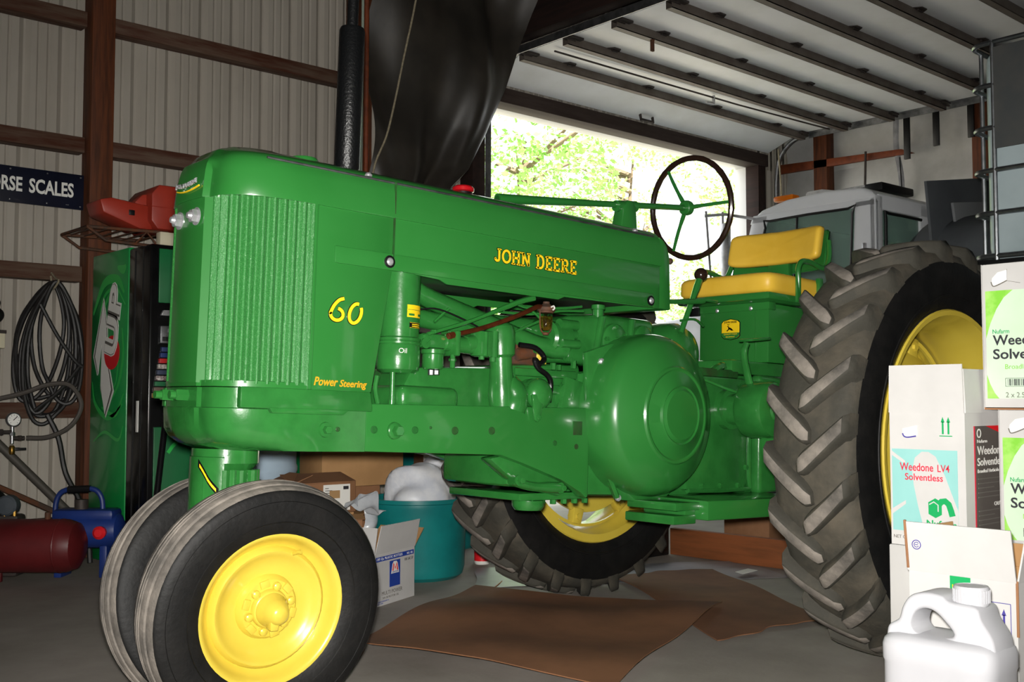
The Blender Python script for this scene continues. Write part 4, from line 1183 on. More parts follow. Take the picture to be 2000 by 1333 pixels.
vp('red_ball', poly2([(-(3.06 - VY) + .115 * cos(2 * pi * k / 28), 1.215 + .098 * sin(2 * pi * k / 28)) for k in range(28)], AO + Vector((-.0014, 0, 0)), -Y, Z, .0008), REDPR)
uu = Vector((0, -.215, .976)).normalized(); vv = Vector((0, .976, .215)).normalized()
for nm, m_, bd, lf, gx in (('up_backing', WHITEP, .11, .0022, .012), ('up_outline', GREYP, .055, .0034, .005), ('up_letters', WHITEP, .02, .0046, 0)):
    letters('UP', .40 + 2 * gx, .165 + 2 * gx, Vector((-.002 - lf, 3.005 - VY, 1.19)) - uu * gx - vv * gx, uu, vv, m_, vm, name=nm, bold=bd, depth=.0012)
# things on and beside the machine
REDPL = mat('red_plastic', '#a03222', 0.45, col2='#8a2a1c', nscale=4, bump=.03)
rt = thing('red_case', 'faded red plastic case with angular drum, on top of the vending machine', 'case', (-1.23, 2.95, 1.905))
rt.scale = (1.08, 1.1, 1.18)
oct_ = [(-.11, .04), (-.075, .0), (.075, .0), (.11, .04), (.11, .17), (.07, .215), (-.07, .215), (-.11, .17)]
MB().prism(oct_, (.0, -.15, 0), X, Z, -.30, .02, .008).build('drum', REDPL, rt)
MB().prism([(-.34, .06), (-.36, .12), (-.30, .135), (-.10, .115), (-.08, .0), (-.15, -.0)], (0, -.12, 0), X, Z, -.2, .0, .01).build('arm', REDPL, rt)
MB().prism([(-.18, .12), (-.13, .17), (-.05, .18), (-.05, .11)], (0, -.10, 0), X, Z, -.16, .0, .008).build('shoulder', REDPL, rt)
MB().bb(-.21, -.18, -.125, -.118, .06, .085, .002).build('latch', BLACK, rt)
MB().bb(-.112, .112, -.175, -.168, .105, .109).build('drum_seam', REDPL, rt)
rk = thing('wire_rack', 'rusty wire rack lying on top of the vending machine under the red case', 'rack', (-1.44, 2.9, 1.80))
MB().tube([(-.25, -.1, .085), (.2, -.1, .095), (.2, .3, .095), (-.25, .3, .085)], .009, 8, 0, True).build('top_frame', RUSTY, rk)
MB().tube([(-.25, -.1, .085), (-.15, -.1, .02), (.2, -.1, .008)], .009, 8).build('side_bar', RUSTY, rk)
MB().tube([(-.25, .3, .085), (-.15, .3, .02), (.2, .3, .008)], .009, 8).build('side_bar', RUSTY, rk)
for k in range(6):
    MB().tube([(-.2 + k * .075, -.1, .088), (-.2 + k * .075, .3, .088)], .0045, 6).build('wire', RUSTY, rk)
MB().tube([(.02, -.1, .02), (.08, -.1, .088), (.14, -.1, .02)], .006, 6).build('brace', RUSTY, rk)
CREAM = mat('cream_plastic', '#cfc8ae', 0.5)
jb = thing('junction_box', 'small cream plastic box on the front edge of the vending machine top', 'box', (-1.30, 2.68, 1.80))
MB().bb(-.045, .045, -.03, .03, 0, .075, .006).build('body', CREAM, jb)
MB().bb(-.04, .04, -.033, -.03, .01, .065, .003).build('cover', CREAM, jb)
MB().tube([(.04, 0, .03), (.09, .0, .05), (.13, .02, .012), (.16, .05, .01)], .006, 6, 4).build('lead', CREAM, jb)
GREYRAG = mat('grey_rag', '#5c5850', 0.9, col2='#45413b', nscale=12, bump=.3)
rg = MB().grid(lambda u, v: (-1.10 + .22 * u, 2.62 + .2 * v, 1.805 + .05 * abs(sin(u * 7 + v * 3)) * sin(pi * u) * sin(pi * v) + .03 * sin(pi * u) * sin(pi * v)), 18, 12, .004).build('rag', GREYRAG)
tag(rg, 'crumpled grey rag on the vending machine top beside the cream box', 'rag')
POLE = mat('pole_black', '#1c1c1e', 0.3, metal=.5)
pl_ = MB().cyl((-1.60, 2.16, 0.0), (-1.36, 2.44, 1.12), .016, seg=14, bev=.003)
tag(pl_.build('leaning_pole', POLE), 'dark shiny pole leaning against the front of the vending machine', 'pole')
# enamel sign
SIGN = mat('sign_navy', '#0f1222', 0.4, col2='#14182c', nscale=5, coat=.2)
sg_ = thing('scale_sign', 'dark navy metal sign with white capital letters on the steel wall', 'sign', (-1.85, 3.56, 2.10))
MB().bb(-.45, .405, -.006, .006, 0, .215, .003).build('plate', SIGN, sg_)
letters('MORSE', .238, .088, (-.190, -.0065, .068), X, Z, WHITEP, sg_, bold=.028, depth=.0012)
letters('SCALES', .258, .088, (.086, -.0065, .068), X, Z, WHITEP, sg_, bold=.028, depth=.0012)
for sx in (-.42, -.22, -.02, .19, .385):
    for sz in (.018, .197):
        MB().lathe([(.006, 0), (.004, .003), (0, .004)], (sx, -.006, sz), -Y, 8).build('screw', STEEL, sg_)
letters('PAT', .018, .004, (.30, -.0065, .02), X, Z, WHITEP, sg_, depth=.0005)
# hose coil
HOSE = mat('black_hose', '#1a1919', 0.5, col2='#262423', nscale=20)
hs = thing('hose_coil', 'coil of black rubber hose hung on the wall girt beside the vending machine', 'hose', (-1.63, 3.54, 1.2))
rnd = random.Random(4)
for k in range(9):
    rx = rnd.uniform(.12, .20); rz = rnd.uniform(.34, .42); ox = rnd.uniform(-.03, .03); lean = rnd.uniform(-.10, .10)
    pts = []
    for i in range(16):
        a = 2 * pi * i / 16
        s_ = sin(a); c_ = cos(a)
        w_ = rx * (1 - .55 * max(0, s_) ** 2)
        z_ = .44 - rz + rz * s_ + (.0 if s_ > 0 else rnd.uniform(-.02, .02))
        pts.append((ox * (1 - s_) + w_ * c_ + lean * (s_ - 1) * .5, -.015 * k * .8 + .012 * cos(3 * a), z_))
    MB().tube(pts, .0125, 8, 4, True).build('loop', HOSE, hs)
MB().tube([(-.10, -.13, .30), (.0, -.13, .12), (.1, -.13, -.02), (.15, -.13, -.06)], .0115, 8, 4).build('crossing_end', HOSE, hs)
MB().tube([(-.12, -.13, -.32), (.02, -.135, -.2), (.13, -.13, -.06)], .0115, 8, 4).build('crossing_end', HOSE, hs)
MB().tube([(.0, .0, .50), (.005, -.07, .46), (.0, -.13, .44), (-.01, -.06, .40), (0, .01, .48)], .006, 6, 4).build('tie', ROPE, hs)
tag(MB().tube([(-1.68, 3.40, .86), (-1.62, 3.38, .72), (-1.58, 3.37, .52), (-1.52, 3.30, .36), (-1.49, 3.24, .18), (-1.49, 3.2, .012)], .016, 8, 5).build('hose_tail', HOSE), 'black hose running down from the wall coil behind the blue compressor', 'hose')
# regulator with gauge
rgl = thing('air_regulator', 'air pressure gauge and valve fittings on a pipe at the left edge', 'gauge', (-1.90, 3.38, .6))
BRASS = mat('brass', '#8a6a30', .35, metal=.9)
MB().lathe([(.036, 0), (.040, .004), (.040, .022), (.036, .026)], (.01, -.05, .235), -Y, 26).build('gauge_case', STEEL, rgl)
gf = MB().lathe([(0, .0262), (.033, .0262), (.033, .0268), (0, .0268)], (.01, -.05, .235), -Y, 24).build('gauge_face', WHITEP, rgl)
ribbon([[(-.004, -.004), (.018, .018)]], .004, (.01, -.0775, .235), X, Z, .0006).build('needle', BLACK, gf)
for k in range(9):
    a = radians(225 - k * 33.75)
    ribbon([[(.022 * cos(a), .022 * sin(a)), (.029 * cos(a), .029 * sin(a))]], .002, (.01, -.0775, .235), X, Z, .0006).build('tick', BLACK, gf)
MB().cyl((.01, -.05, .10), (.01, -.05, .20), .009, seg=10).build('stem', STEEL, rgl)
MB().hexb((.01, -.05, .145), (.01, -.05, .165), .016).build('stem_nut', STEEL, rgl)
MB().cyl((-.12, -.05, .165), (.005, -.05, .165), .011, seg=10).hexb((-.06, -.05, .165), (-.04, -.05, .165), .02).build('inlet_pipe', DARKSTEEL, rgl)
MB().cyl((.01, -.05, .13), (.075, -.05, .13), .012, seg=12).hexb((.04, -.05, .13), (.06, -.05, .13), .017).build('outlet', DARKSTEEL, rgl)
MB().lathe([(.012, 0), (.016, .01), (.016, .04), (.01, .05)], (.01, -.05, .04), Z, 14).build('valve', BRASS, rgl)
MB().bb(.02, .085, -.06, -.045, .062, .076, .003).cyl((.02, -.05, .07), (.05, -.05, .07), .008, seg=8).build('valve_handle', BLACK, rgl)
GREYH = mat('grey_hose', '#4a443f', .6)
tag(MB().tube([(-1.815, 3.33, .73), (-1.70, 3.30, .735), (-1.58, 3.29, .80), (-1.53, 3.28, .92), (-1.60, 3.28, 1.03), (-1.72, 3.30, 1.03), (-1.85, 3.33, .98), (-2.05, 3.38, .93)], .013, 8, 6).build('air_hose', GREYH), 'grey air hose curling from the gauge fittings in front of the hose coil', 'hose')
bx2 = thing('switch_box', 'cream electrical switch box with black knob at the left edge of the wall', 'switch box', (-1.98, 3.56, 1.24))
MB().bb(-.1, .085, -.08, .035, .0, .10, .006).build('body', CREAM, bx2)
MB().bb(-.1, .09, -.084, -.0, .085, .105, .003).build('lid_edge', DARKSTEEL, bx2)
MB().sph((.035, -.06, .19), .045).build('black_knob', BLACK, bx2)
MB().sph((.03, -.06, .26), .03).build('black_button', BLACK, bx2)
MB().cyl((.03, -.04, .1), (.03, -.04, .25), .02, seg=10).build('knob_stem', BLACK, bx2)
PIPEG = mat('dull_pipe', '#54504a', .6, metal=.3)
tag(MB().cyl((-2.4, 3.50, 1.20), (-1.49, 3.42, .235), .024, seg=12, bev=.003).build('angled_pipe', PIPEG), 'grey pipe slanting down the wall towards the blue compressor', 'pipe')
tag(MB().tube([(-2.3, 3.36, .62), (-1.95, 3.33, .46), (-1.65, 3.26, .30)], .016, 8).build('slanted_rod', RUSTY), 'thin rusty rod slanting down behind the red air tank', 'rod')
tag(MB().bb(-2.3, -1.50, 3.40, 3.52, .0, .22, .01).build('timber_block', WOODD), 'dark low timber lying on the floor behind the blue compressor', 'timber')
# red air tank
TANKR = mat('tank_maroon', '#5e1a1c', .45, col2='#4c1416', nscale=4, bump=.03)
ta = Vector((RT.x, RT.y, 0))
tk = thing('air_tank', 'maroon cylindrical air compressor tank lying on short feet at left', 'air tank', (-1.86, 2.66, 0), (0, 0, -YAW))
MB().lathe([(0, -.90), (.07, -.895), (.118, -.87), (.134, -.83), (.136, -.8), (.136, -.03), (.134, .0), (.118, .045), (.07, .072), (0, .078)], (.06, 0, .20), X, 36).build('shell', TANKR, tk)
MB().lathe([(.137, -.036), (.1385, -.032), (.137, -.028)], (.06, 0, .20), X, 36, cap=False).build('weld_seam', TANKR, tk)
for fx in (-.34, -.66):
    for fy in (-.09, .09):
        MB().bb(fx - .02, fx + .02, fy - .012, fy + .012, 0, .10, .003).build('foot', TANKR, tk)
MB().cyl((-.05, .0, .33), (-.05, 0, .37), .014, seg=10).build('port', RUSTY, tk)
# dark pump elbow with filter cap above the tank
pu = thing('pump_head', 'dark pump elbow with grey round cap above the red air tank', 'pump', (-1.98, 3.14, 0), (0, 0, -YAW))
MB().bb(-.25, .10, -.05, .06, .0, .33, .02).build('base', DARKSTEEL, pu)
MB().tube([(-.30, 0, .48), (-.12, 0, .46), (-.02, 0, .40), (.02, 0, .32)], .04, 12, 4).build('elbow', BLACK, pu)
MB().lathe([(.05, -.03), (.055, -.02), (.055, .03), (.045, .04), (0, .045)], (.06, -.07, .385), -Y, 20).build('filter_cap', mat('grey_cap', '#4a5056', .5), pu)
for k in range(3):
    MB().cyl((.0 + .05 * k, -.09, .33), (.0 + .05 * k, -.09, .36), .012, seg=8).build('brass_fitting', BRASS, pu)
# blue portable compressor
BLUEC = mat('compressor_blue', '#1c3478', .45, col2='#182c66', nscale=5)
bc = thing('blue_compressor', 'blue portable air compressor with carry handle on the floor by the front wheels', 'compressor', (-1.645, 2.85, 0), (0, 0, -YAW))
MB().lathe([(0, -.19), (.06, -.185), (.088, -.16), (.095, -.12), (.095, .15), (.085, .18), (.05, .2), (0, .2)], (.0, 0, .245), X, 28).build('tank', BLUEC, bc)
MB().bb(-.16, .17, -.075, .075, .30, .36, .02).build('shroud', BLUEC, bc)
MB().tube([(-.17, 0, .30), (-.16, 0, .41), (-.11, 0, .46), (.03, 0, .465), (.08, 0, .42), (.09, 0, .34)], .014, 10, 4).build('handle', BLUEC, bc)
MB().tube([(-.10, 0, .461), (.02, 0, .466)], .02, 10).build('grip', BLACK, bc)
MB().cyl((-.02, -.02, .36), (-.02, -.02, .41), .035, seg=14).build('motor', DARKSTEEL, bc)
MB().lathe([(.0, 0), (.032, .002), (.035, .03), (.02, .045)], (.12, -.10, .245), -Y, 16).build('red_cap', REDPR, bc)
for fx in (-.12, .12):
    MB().bb(fx - .02, fx + .02, -.07, .07, 0, .17, .006).build('leg', BLUEC, bc)
bj = thing('blue_jug', 'blue container with white label on the floor under the blue compressor', 'jug', (-1.60, 2.40, 0), (0, 0, -YAW))
MB().bb(-.055, .055, -.05, .05, 0, .25, .02).build('body', BLUEC, bj)
MB().bb(.0, .057, -.053, -.048, .10, .21, .001).build('label', WHITEP, bj)
MB().cyl((0, 0, .25), (0, 0, .275), .025, seg=14, bev=.003).build('cap', BLUEC, bj)

# tarp, pipes, rope beside the door
TARP = mat('black_tarp', '#2b2824', 0.42, col2='#3a352f', nscale=2.5, bump=.12, bscale=9)
def tarpf(u, v):
    z = 4.35 - 2.05 * v
    xr = 1.62 - .06 * v if z > 3.9 else 0
    zz = [(4.4, 1.63), (3.97, 1.60), (3.72, 1.55), (3.25, 1.38), (2.88, 1.19), (2.58, .99), (2.43, .82), (2.2, .70)]
    for (a, xa), (b, xb) in zip(zz, zz[1:]):
        if a >= z >= b:
            xr = xa + (xb - xa) * (a - z) / (a - b)
    x = .15 + (xr - .15) * u
    sag = sin(pi * u) * .05
    fold = .07 * sin(13 * u + 5.0 * (1 - v) - 2.5 * v * v) * (.1 + u ** 1.5) + .014 * sin(34 * u + 9 * (1 - v)) * (.1 + u * u)
    pl1 = .085 * sin(2.2 + 3.6 * (v * 1.6 - .9 * u + .35 * u * u) * pi * .6) * (1 - u * .6)
    pl2 = .030 * sin(17 * (v - .5 * u) + 2 * sin(5 * u)) * max(0, 1 - 1.9 * v) + .006 * sin(9 * v + 7 * u)
    return (x, 2.80 + fold + pl1 + pl2 + .06 * v, z - sag * (1 - v))
t_ = MB().grid(tarpf, 90, 80, .003).build('tarp', TARP, ang=80)
tag(t_, 'large black tarp hanging in folds beside the open door', 'tarp')
CORP = mat('rust_orange_pipe', '#7a3a1c', .6, col2='#5e2c16', nscale=12)
tag(MB().cyl((.105, 2.80, 0), (.10, 2.80, 4.3), .0165, seg=12).build('orange_pipe', CORP), 'thin rust-orange upright pipe at the left edge of the black tarp', 'pipe')
PALE = mat('pale_conduit', '#9aa89a', .45)
tag(MB().cyl((.055, 2.80, 0), (.07, 2.80, 3.6), .009, seg=10).build('pale_conduit', PALE), 'thin pale upright conduit between black exhaust pipe and orange pipe', 'conduit')
tag(MB().tube([(.46, 2.68, 4.3), (.42, 2.66, 3.75), (.30, 2.66, 3.2), (.18, 2.66, 2.7), (.08, 2.68, 2.42), (.06, 2.7, 2.0)], .007, 6, 6).build('hanging_cord', ROPE), 'thin cream cord hanging across the black tarp', 'cord')
tag(MB().tube([(-.9, 3.2, 4.28), (-.2, 3.12, 3.92), (.1, 2.98, 3.80), (.20, 2.92, 3.76)], .016, 8, 3).build('overhead_cable', BLACK), 'dark cable sloping down across the top of the steel wall to the pipe', 'cable')

# ================================================================ ON THE FLOOR BEHIND THE TRACTOR
CARD = mat('cardboard', '#b48a5c', 0.8, col2='#a67e52', nscale=5, bump=.04)
CARDD = mat('brown_cardboard', '#93694a', 0.85, col2='#845c3e', nscale=5, bump=.05)
CARDW = mat('white_carton', '#c2c0be', 0.6, col2='#bbb9b7', nscale=5)
INK = mat('print_black', '#2a2a30', .6)
NAVY = mat('print_navy', '#22409a', .5)
LABW = mat('paper_white', '#e6e4de', .6)
TAPE = mat('packing_tape', '#a8865e', .35)
def carton(name, label, loc, yaw, w, d, h, m, flaps=None, open_=True, group=None, inner=None, cat='box', tk_=.005):
    t = thing(name, label, cat, loc, (0, 0, yaw), group)
    if open_:
        mb = MB()
        mb.bb(0, w, 0, tk_, 0, h).bb(0, w, d - tk_, d, 0, h).bb(0, tk_, tk_, d - tk_, 0, h).bb(w - tk_, w, tk_, d - tk_, 0, h).bb(tk_, w - tk_, tk_, d - tk_, 0, tk_)
        b = bmesh.new()
        mb = MB()
        # one continuous shell
        o = [(0, 0), (w, 0), (w, d), (0, d)]; i_ = [(tk_, tk_), (w - tk_, tk_), (w - tk_, d - tk_), (tk_, d - tk_)]
        vs = [(x, y, 0) for x, y in o] + [(x, y, h) for x, y in o] + [(x, y, h) for x, y in i_] + [(x, y, tk_) for x, y in i_]
        fs = [(0, 3, 2, 1), (12, 13, 14, 15)]
        for k in range(4):
            j = (k + 1) % 4
            fs += [(k, j, 4 + j, 4 + k), (4 + k, 4 + j, 8 + j, 8 + k), (8 + k, 8 + j, 12 + j, 12 + k)]
        mb.add(vs, fs)
        bo = mb.build('body', m, t, smooth=False)
        bo.data.materials.append(CARD)
        for pf_ in bo.data.polygons:
            if min(bo.data.vertices[v_].index for v_ in pf_.vertices) >= 4: pf_.material_index = 1
        b.free()
    else:
        MB().bb(0, w, 0, d, 0, h, .004).build('body', m, t)
    for side, a in (flaps or {}).items():
        L = (d if side in ('front', 'back') else d) / 2
        if isinstance(a, tuple): a, L = a
        a = radians(a)
        hi, du, ww = {'front': (Vector((0, 0, h)), Y, X * w), 'back': (Vector((w, d, h)), -Y, -X * w), 'left': (Vector((0, d, h)), X, -Y * d), 'right': (Vector((w, 0, h)), -X, Y * d)}[side]
        dr_ = du * cos(a) + Z * sin(a)
        n_ = ww.normalized().cross(dr_)
        p = [hi, hi + ww, hi + ww * .985 + dr_ * L, hi + ww * .015 + dr_ * L]
        q = [v_ + n_ * .004 for v_ in p]
        MB().add(p + q, [(0, 1, 2, 3), (7, 6, 5, 4), (0, 4, 5, 1), (1, 5, 6, 2), (2, 6, 7, 3), (3, 7, 4, 0)]).build('flap', inner or m, t, smooth=False)
        fo = t.children[-1]; fo.data.materials.append(CARD)
        for pf_ in fo.data.polygons:
            if max(pf_.vertices) <= 3: pf_.material_index = 1
    return t
# white motor oil carton
yw = atan2(.13, .32)
mb_ = carton('oil_carton', 'open white carton with blue and red M logo beside the front wheel', (-.985, 1.075, .001), yw, .345, .26, .24, CARDW, {'front': (103, .135), 'left': (75, .12), 'right': (140, .12), 'back': (125, .135)}, inner=None)
mb_.children[-1].data.materials[0] = CARD
mb_.children[-2].data.materials[0] = CARD
MB().bb(.008, .337, -.0012, 0, .203, .224).build('blue_band', NAVY, mb_)
letters('12/1 Qt. PLASTIC BOTTLES', .22, .013, (.014, -.0014, .207), X, Z, LABW, mb_, depth=.0006)
letters('NO. 105', .05, .010, (.275, -.0014, .208), X, Z, LABW, mb_, depth=.0006)
letters('100 SAE 5P', .075, .013, (.255, -.0006, .180), X, Z, INK, mb_, depth=.0006)
lg = MB().bb(.125, .215, -.0012, 0, .075, .195).build('logo_panel', NAVY, mb_)
poly2([(-.034, 0), (.034, 0), (.022, .045), (.012, .055), (-.012, .055), (-.022, .045)], (.17, -.0013, .135), X, Z, .0006).build('logo_shape', LABW, lg)
ribbon([[(-.020, .012), (-.013, .045), (0, .022), (.013, .045), (.020, .012)]], .009, (.17, -.002, .135), X, Z, .0006).build('logo_letter', REDPR, lg)
letters('MARATHON', .05, .007, (.17, -.002, .138), X, Z, NAVY, lg, depth=.0004, align='C')
letters('MULTI POWER', .175, .018, (.06, -.0006, .045), X, Z, GREYP, mb_, depth=.0006)
letters('5W-30 MOTOR OIL', .14, .010, (.065, -.0006, .028), X, Z, GREYP, mb_, depth=.0006)
letters('MARATHON PETROLEUM CO.', .11, .006, (.01, -.0006, .016), X, Z, NAVY, mb_, depth=.0006)
letters('FINDLAY, OHIO', .06, .006, (.01, -.0006, .007), X, Z, NAVY, mb_, depth=.0006)
# brown cartons in a stack beside the bin
yb = -.5
carton('brown_carton', 'brown open carton under the labelled carton, left of the teal bin', (-1.02, 1.76, .001), yb + .12, .36, .21, .36, CARDD, {'front': (188, .10), 'right': (170, .07), 'left': (175, .08)})
b2 = carton('labelled_carton', 'cardboard carton with white shipping label, tilted on the open brown carton', (-1.05, 1.70, .369), yb + .45, .36, .26, .155, CARDD, {'front': (14, .16), 'left': (20, .12)}, open_=False)
lb = MB().bb(.17, .325, -.0015, 0, .012, .145).build('shipping_label', LABW, b2)
MB().bb(.205, .265, -.0025, -.0015, .075, .115).build('label_tape', TAPE, lb)
MB().bb(.21, .27, -.0025, -.0015, .02, .045).build('label_tape', TAPE, lb)
MB().bb(.285, .315, -.0022, -.0015, .118, .135).build('label_stamp', INK, lb)
for k in range(5):
    MB().bb(.18, .20 + .02 * (k % 3), -.0022, -.0015, .125 - k * .012, .129 - k * .012).build('label_line', GREYP, lb)
MB().bb(.19, .31, -.0022, -.0015, .018, .022).build('label_line', INK, lb)
b3 = carton('tall_carton', 'plain tan cardboard carton under the tractor frame beside the blue drum', (-.70, 2.00, .47), -.12, .50, .30, .42, CARD, open_=False)
MB().bb(.50, .5015, .12, .22, .0, .42).build('side_tape', TAPE, b3)
carton('support_carton', 'dusty brown carton on the floor beneath the plain tan carton', (-.68, 2.04, .001), -.12, .36, .24, .465, CARDD, open_=False)
# light blue drum
DRUM = mat('drum_blue', '#b2c6d6', .5, col2='#a2b8ca', nscale=3, bump=.03)
dm = thing('plastic_drum', 'pale blue plastic drum standing behind the front wheels', 'drum', (-1.00, 2.27, 0))
MB().lathe([(0, 0), (.235, 0), (.255, .03), (.26, .10), (.26, .30), (.266, .315), (.266, .335), (.26, .35), (.26, .55), (.266, .565), (.266, .585), (.26, .60), (.26, .80), (.24, .86), (.22, .87), (0, .87)], (0, 0, 0), Z, 44).build('barrel', DRUM, dm)
MB().lathe([(.03, 0), (.03, .025), (0, .026)], (.12, 0, .87), Z, 14).build('bung', DRUM, dm)
MB().lathe([(.245, .835), (.264, .84), (.264, .87), (.25, .875)], (0, 0, 0), Z, 44, cap=False).build('top_hoop', DRUM, dm)
# teal bin with white bag
TEAL = mat('teal_plastic', '#127a78', .4, col2='#0f6c6c', nscale=5, bump=.03)
bn = thing('teal_bin', 'round teal plastic bin on the floor between white carton and rear tire', 'bin', (-.31, 1.66, 0))
bn.scale = (1.08, 1.08, 1.0)
MB().lathe([(0, 0), (.20, .0), (.225, .02), (.235, .06), (.240, .36), (.246, .38), (.246, .40), (.252, .405), (.252, .425), (.240, .425), (.232, .40), (.226, .10), (.20, .03), (0, .03)], (0, 0, 0), Z, 48).build('tub', TEAL, bn)
MB().bb(.236, .262, -.03, .03, .36, .40, .006).build('handle', TEAL, bn)
BAG = mat('white_bag', '#dfe0e4', .4, col2='#c8ccd6', nscale=9, bump=.25, bscale=24, sub=.1)
def lump(c, r, sc, seed, amp=.16, seg=40, rings=26):
    rnd_ = random.Random(seed)
    ph = [(rnd_.uniform(2, 7), rnd_.uniform(2, 7), rnd_.uniform(2, 7), rnd_.uniform(0, 6)) for _ in range(6)]
    mb = MB().sph((0, 0, 0), 1.0, seg, rings)
    out = []
    for x, y, z in mb.v:
        k = 1 + sum(amp / 4 * sin(a * x + b * y + c_ * z + d_) for a, b, c_, d_ in ph)
        out.append((c[0] + x * r * sc[0] * k, c[1] + y * r * sc[1] * k, c[2] + z * r * sc[2] * k))
    mb.v = out
    return mb
wb_ = thing('white_bag', 'stuffed white plastic shopping bag in the teal bin', 'bag', (-.34, 1.63, .28))
lump((.03, .0, .15), .18, (1.05, .95, 1.0), 7).build('bag_body', BAG, wb_, ang=80)
lump((.16, .03, .28), .09, (.9, 1, .9), 9, .3).build('bag_neck', BAG, wb_, ang=80)
PINKP = mat('bag_print_pink', '#e6bcc0', .5)
CLEAR = mat('clear_bag', '#c8ccd0', .25, col2='#b4b8be', nscale=8, bump=.3, bscale=20, sub=.1)
cbag = MB().grid(lambda u, v: (-.84 + .18 * u, 1.44 + .12 * v + .03 * sin(9 * u), .425 + .09 * (1 - v) * sin(pi * min(1, u * 1.2)) - .05 * u + .015 * sin(14 * u + 5 * v)), 30, 14, .002)
tag(cbag.build('clear_bag', CLEAR, ang=80), 'crumpled clear plastic bag lying over the cartons beside the teal bin', 'bag')
sl_ = MB().grid(lambda u, v: (-.70 + .075 * u + .015 * sin(6 * v), 1.60 - .02 * sin(pi * u) + .012 * sin(9 * v), .42 - .22 * v), 10, 20, .002)
tag(sl_.build('plastic_sleeve', CLEAR, ang=80), 'strip of clear plastic hanging between brown carton and teal bin', 'plastic')
# things behind the bin
tb = thing('teal_drum', 'dark teal drum standing behind the white bag', 'drum', (.46, 2.50, 0))
MB().lathe([(0, 0), (.24, 0), (.26, .03), (.26, .70), (.27, .72), (.27, .74), (.25, .75), (0, .75)], (0, 0, 0), Z, 40).build('barrel', TEAL, tb)
MB().lathe([(.262, .36), (.268, .37), (.262, .38)], (0, 0, 0), Z, 40, cap=False).build('hoop', TEAL, tb)
bs = carton('printed_carton', 'white printed carton behind the stuffed white bag', (.02, 2.05, .001), -.35, .22, .2, .62, CARDW, open_=False)
MB().bb(-.001, 0, .0, .2, .0, .62).build('brown_side', CARDD, bs)
letters('OIL', .08, .03, (.03, -.0006, .57), X, Z, GREYP, bs, depth=.0006)
MB().bb(.17, .19, -.0012, 0, .52, .55).build('red_mark', REDPR, bs)
wp = carton('wall_carton', 'white carton with yellow stripe on top of the plain tan carton', (-.44, 2.02, .893), -.12, .30, .2, .33, CARDW, open_=False)
MB().bb(.185, .235, -.0012, 0, 0, .33).build('yellow_stripe', DECAL, wp)
rb_ = thing('red_bottle', 'small red and white bottle on the floor behind the rear tire', 'bottle', (.22, 1.75, 0))
MB().lathe([(0, 0), (.04, 0), (.045, .01), (.045, .14), (.02, .17), (.02, .19), (0, .19)], (0, 0, 0), Z, 20).build('body', LABW, rb_)
MB().lathe([(.0455, .02), (.0455, .09)], (0, 0, 0), Z, 20, cap=False).build('label', REDPR, rb_)
# timber by the rear tire
ORW = mat('orange_timber', '#8a4e28', .75, col2='#70401f', nscale=3, stretch=(1, .6, 6), bump=.1)
tm = MB().box((1.36, .80, .08), (.045, .95, .16), .004, Matrix.Rotation(.03, 3, 'Z'))
tag(tm.build('timber_plank', ORW), 'reddish brown plank standing on edge behind the near rear tire', 'plank')
tag(MB().bb(1.02, 1.30, 1.26, 1.52, 0, .28, .008).build('black_block', BLACK), 'black block on the floor at the end of the reddish plank', 'block')
carton('shadow_carton', 'brown carton beyond the reddish plank, partly under the truck', (1.75, .85, .001), .2, .4, .3, .24, CARDD, open_=False)
# cardboard and sheets on the floor
FLATC = mat('flat_cardboard', '#80583c', .85, col2='#6a4830', nscale=2.2, bump=.06, bscale=12)
def sheet(name, label, corners, m, z0, amp, seed, cat, nu=40, nv=30, thick=.004):
    A, B, C_, D = [Vector((p[0], p[1], 0)) for p in corners]
    rnd_ = random.Random(seed); ph = [rnd_.uniform(0, 6) for _ in range(6)]
    def f(u, v):
        p = (A * (1 - u) + B * u) * (1 - v) + (D * (1 - u) + C_ * u) * v
        e = .02 * sin(7 * u + ph[0]) * (4 * (v - .5) ** 2) + .012 * sin(19 * u + ph[4]) * (4 * (v - .5) ** 2)
        e2 = .02 * sin(6 * v + ph[1]) * (4 * (u - .5) ** 2)
        z = z0 + amp * (sin(5 * u + 3 * v + ph[2]) * .5 + .5) * (.35 + .65 * sin(pi * v)) + amp * .5 * (sin(11 * v - 4 * u + ph[3]) * .5 + .5)
        return (p.x + e2, p.y + e, z)
    return tag(MB().grid(f, nu, nv, thick).build(name, m, ang=60), label, cat, 'flattened cardboard on the floor' if cat == 'cardboard' else None)
sheet('white_sheet', 'thin pale plastic sheet spread on the floor under the far rear tire', [(-.35, 1.15), (1.15, .30), (1.35, .85), (.1, 1.65)], mat('pale_plastic', '#8f8f92', .4, col2='#77777a', nscale=4, bump=.2, bscale=9), .003, .004, 2, 'plastic sheet', 40, 30, .001)
sheet('cardboard_sheet', 'flattened brown cardboard on the floor, the farther sheet beside the near rear tire', [(-.35, -.36), (.30, -.46), (1.0, .72), (.42, .92)], FLATC, .006, .012, 5, 'cardboard')
sheet('cardboard_sheet', 'large flattened brown cardboard on the floor in front, overlapping the other sheet', [(-1.52, .42), (-1.22, -.62), (.13, -.02), (-.46, .98)], FLATC, .026, .034, 11, 'cardboard')
tag(MB().prism([(0, 0), (.16, .02), (.17, .09), (.03, .07)], (.92, .44, .024), X, Y, 0, .002).build('paper_scrap', LABW), 'scrap of white paper on the farther cardboard sheet', 'paper')
tag(MB().grid(lambda u, v: (-.40 + .12 * u, .98 + .10 * v + .02 * u, .006 + .05 * u * (1 - v) ** 2), 6, 6, .003).build('cardboard_scrap', CARDD), 'small torn cardboard scrap on the floor below the teal bin', 'cardboard')
rnd = random.Random(21)

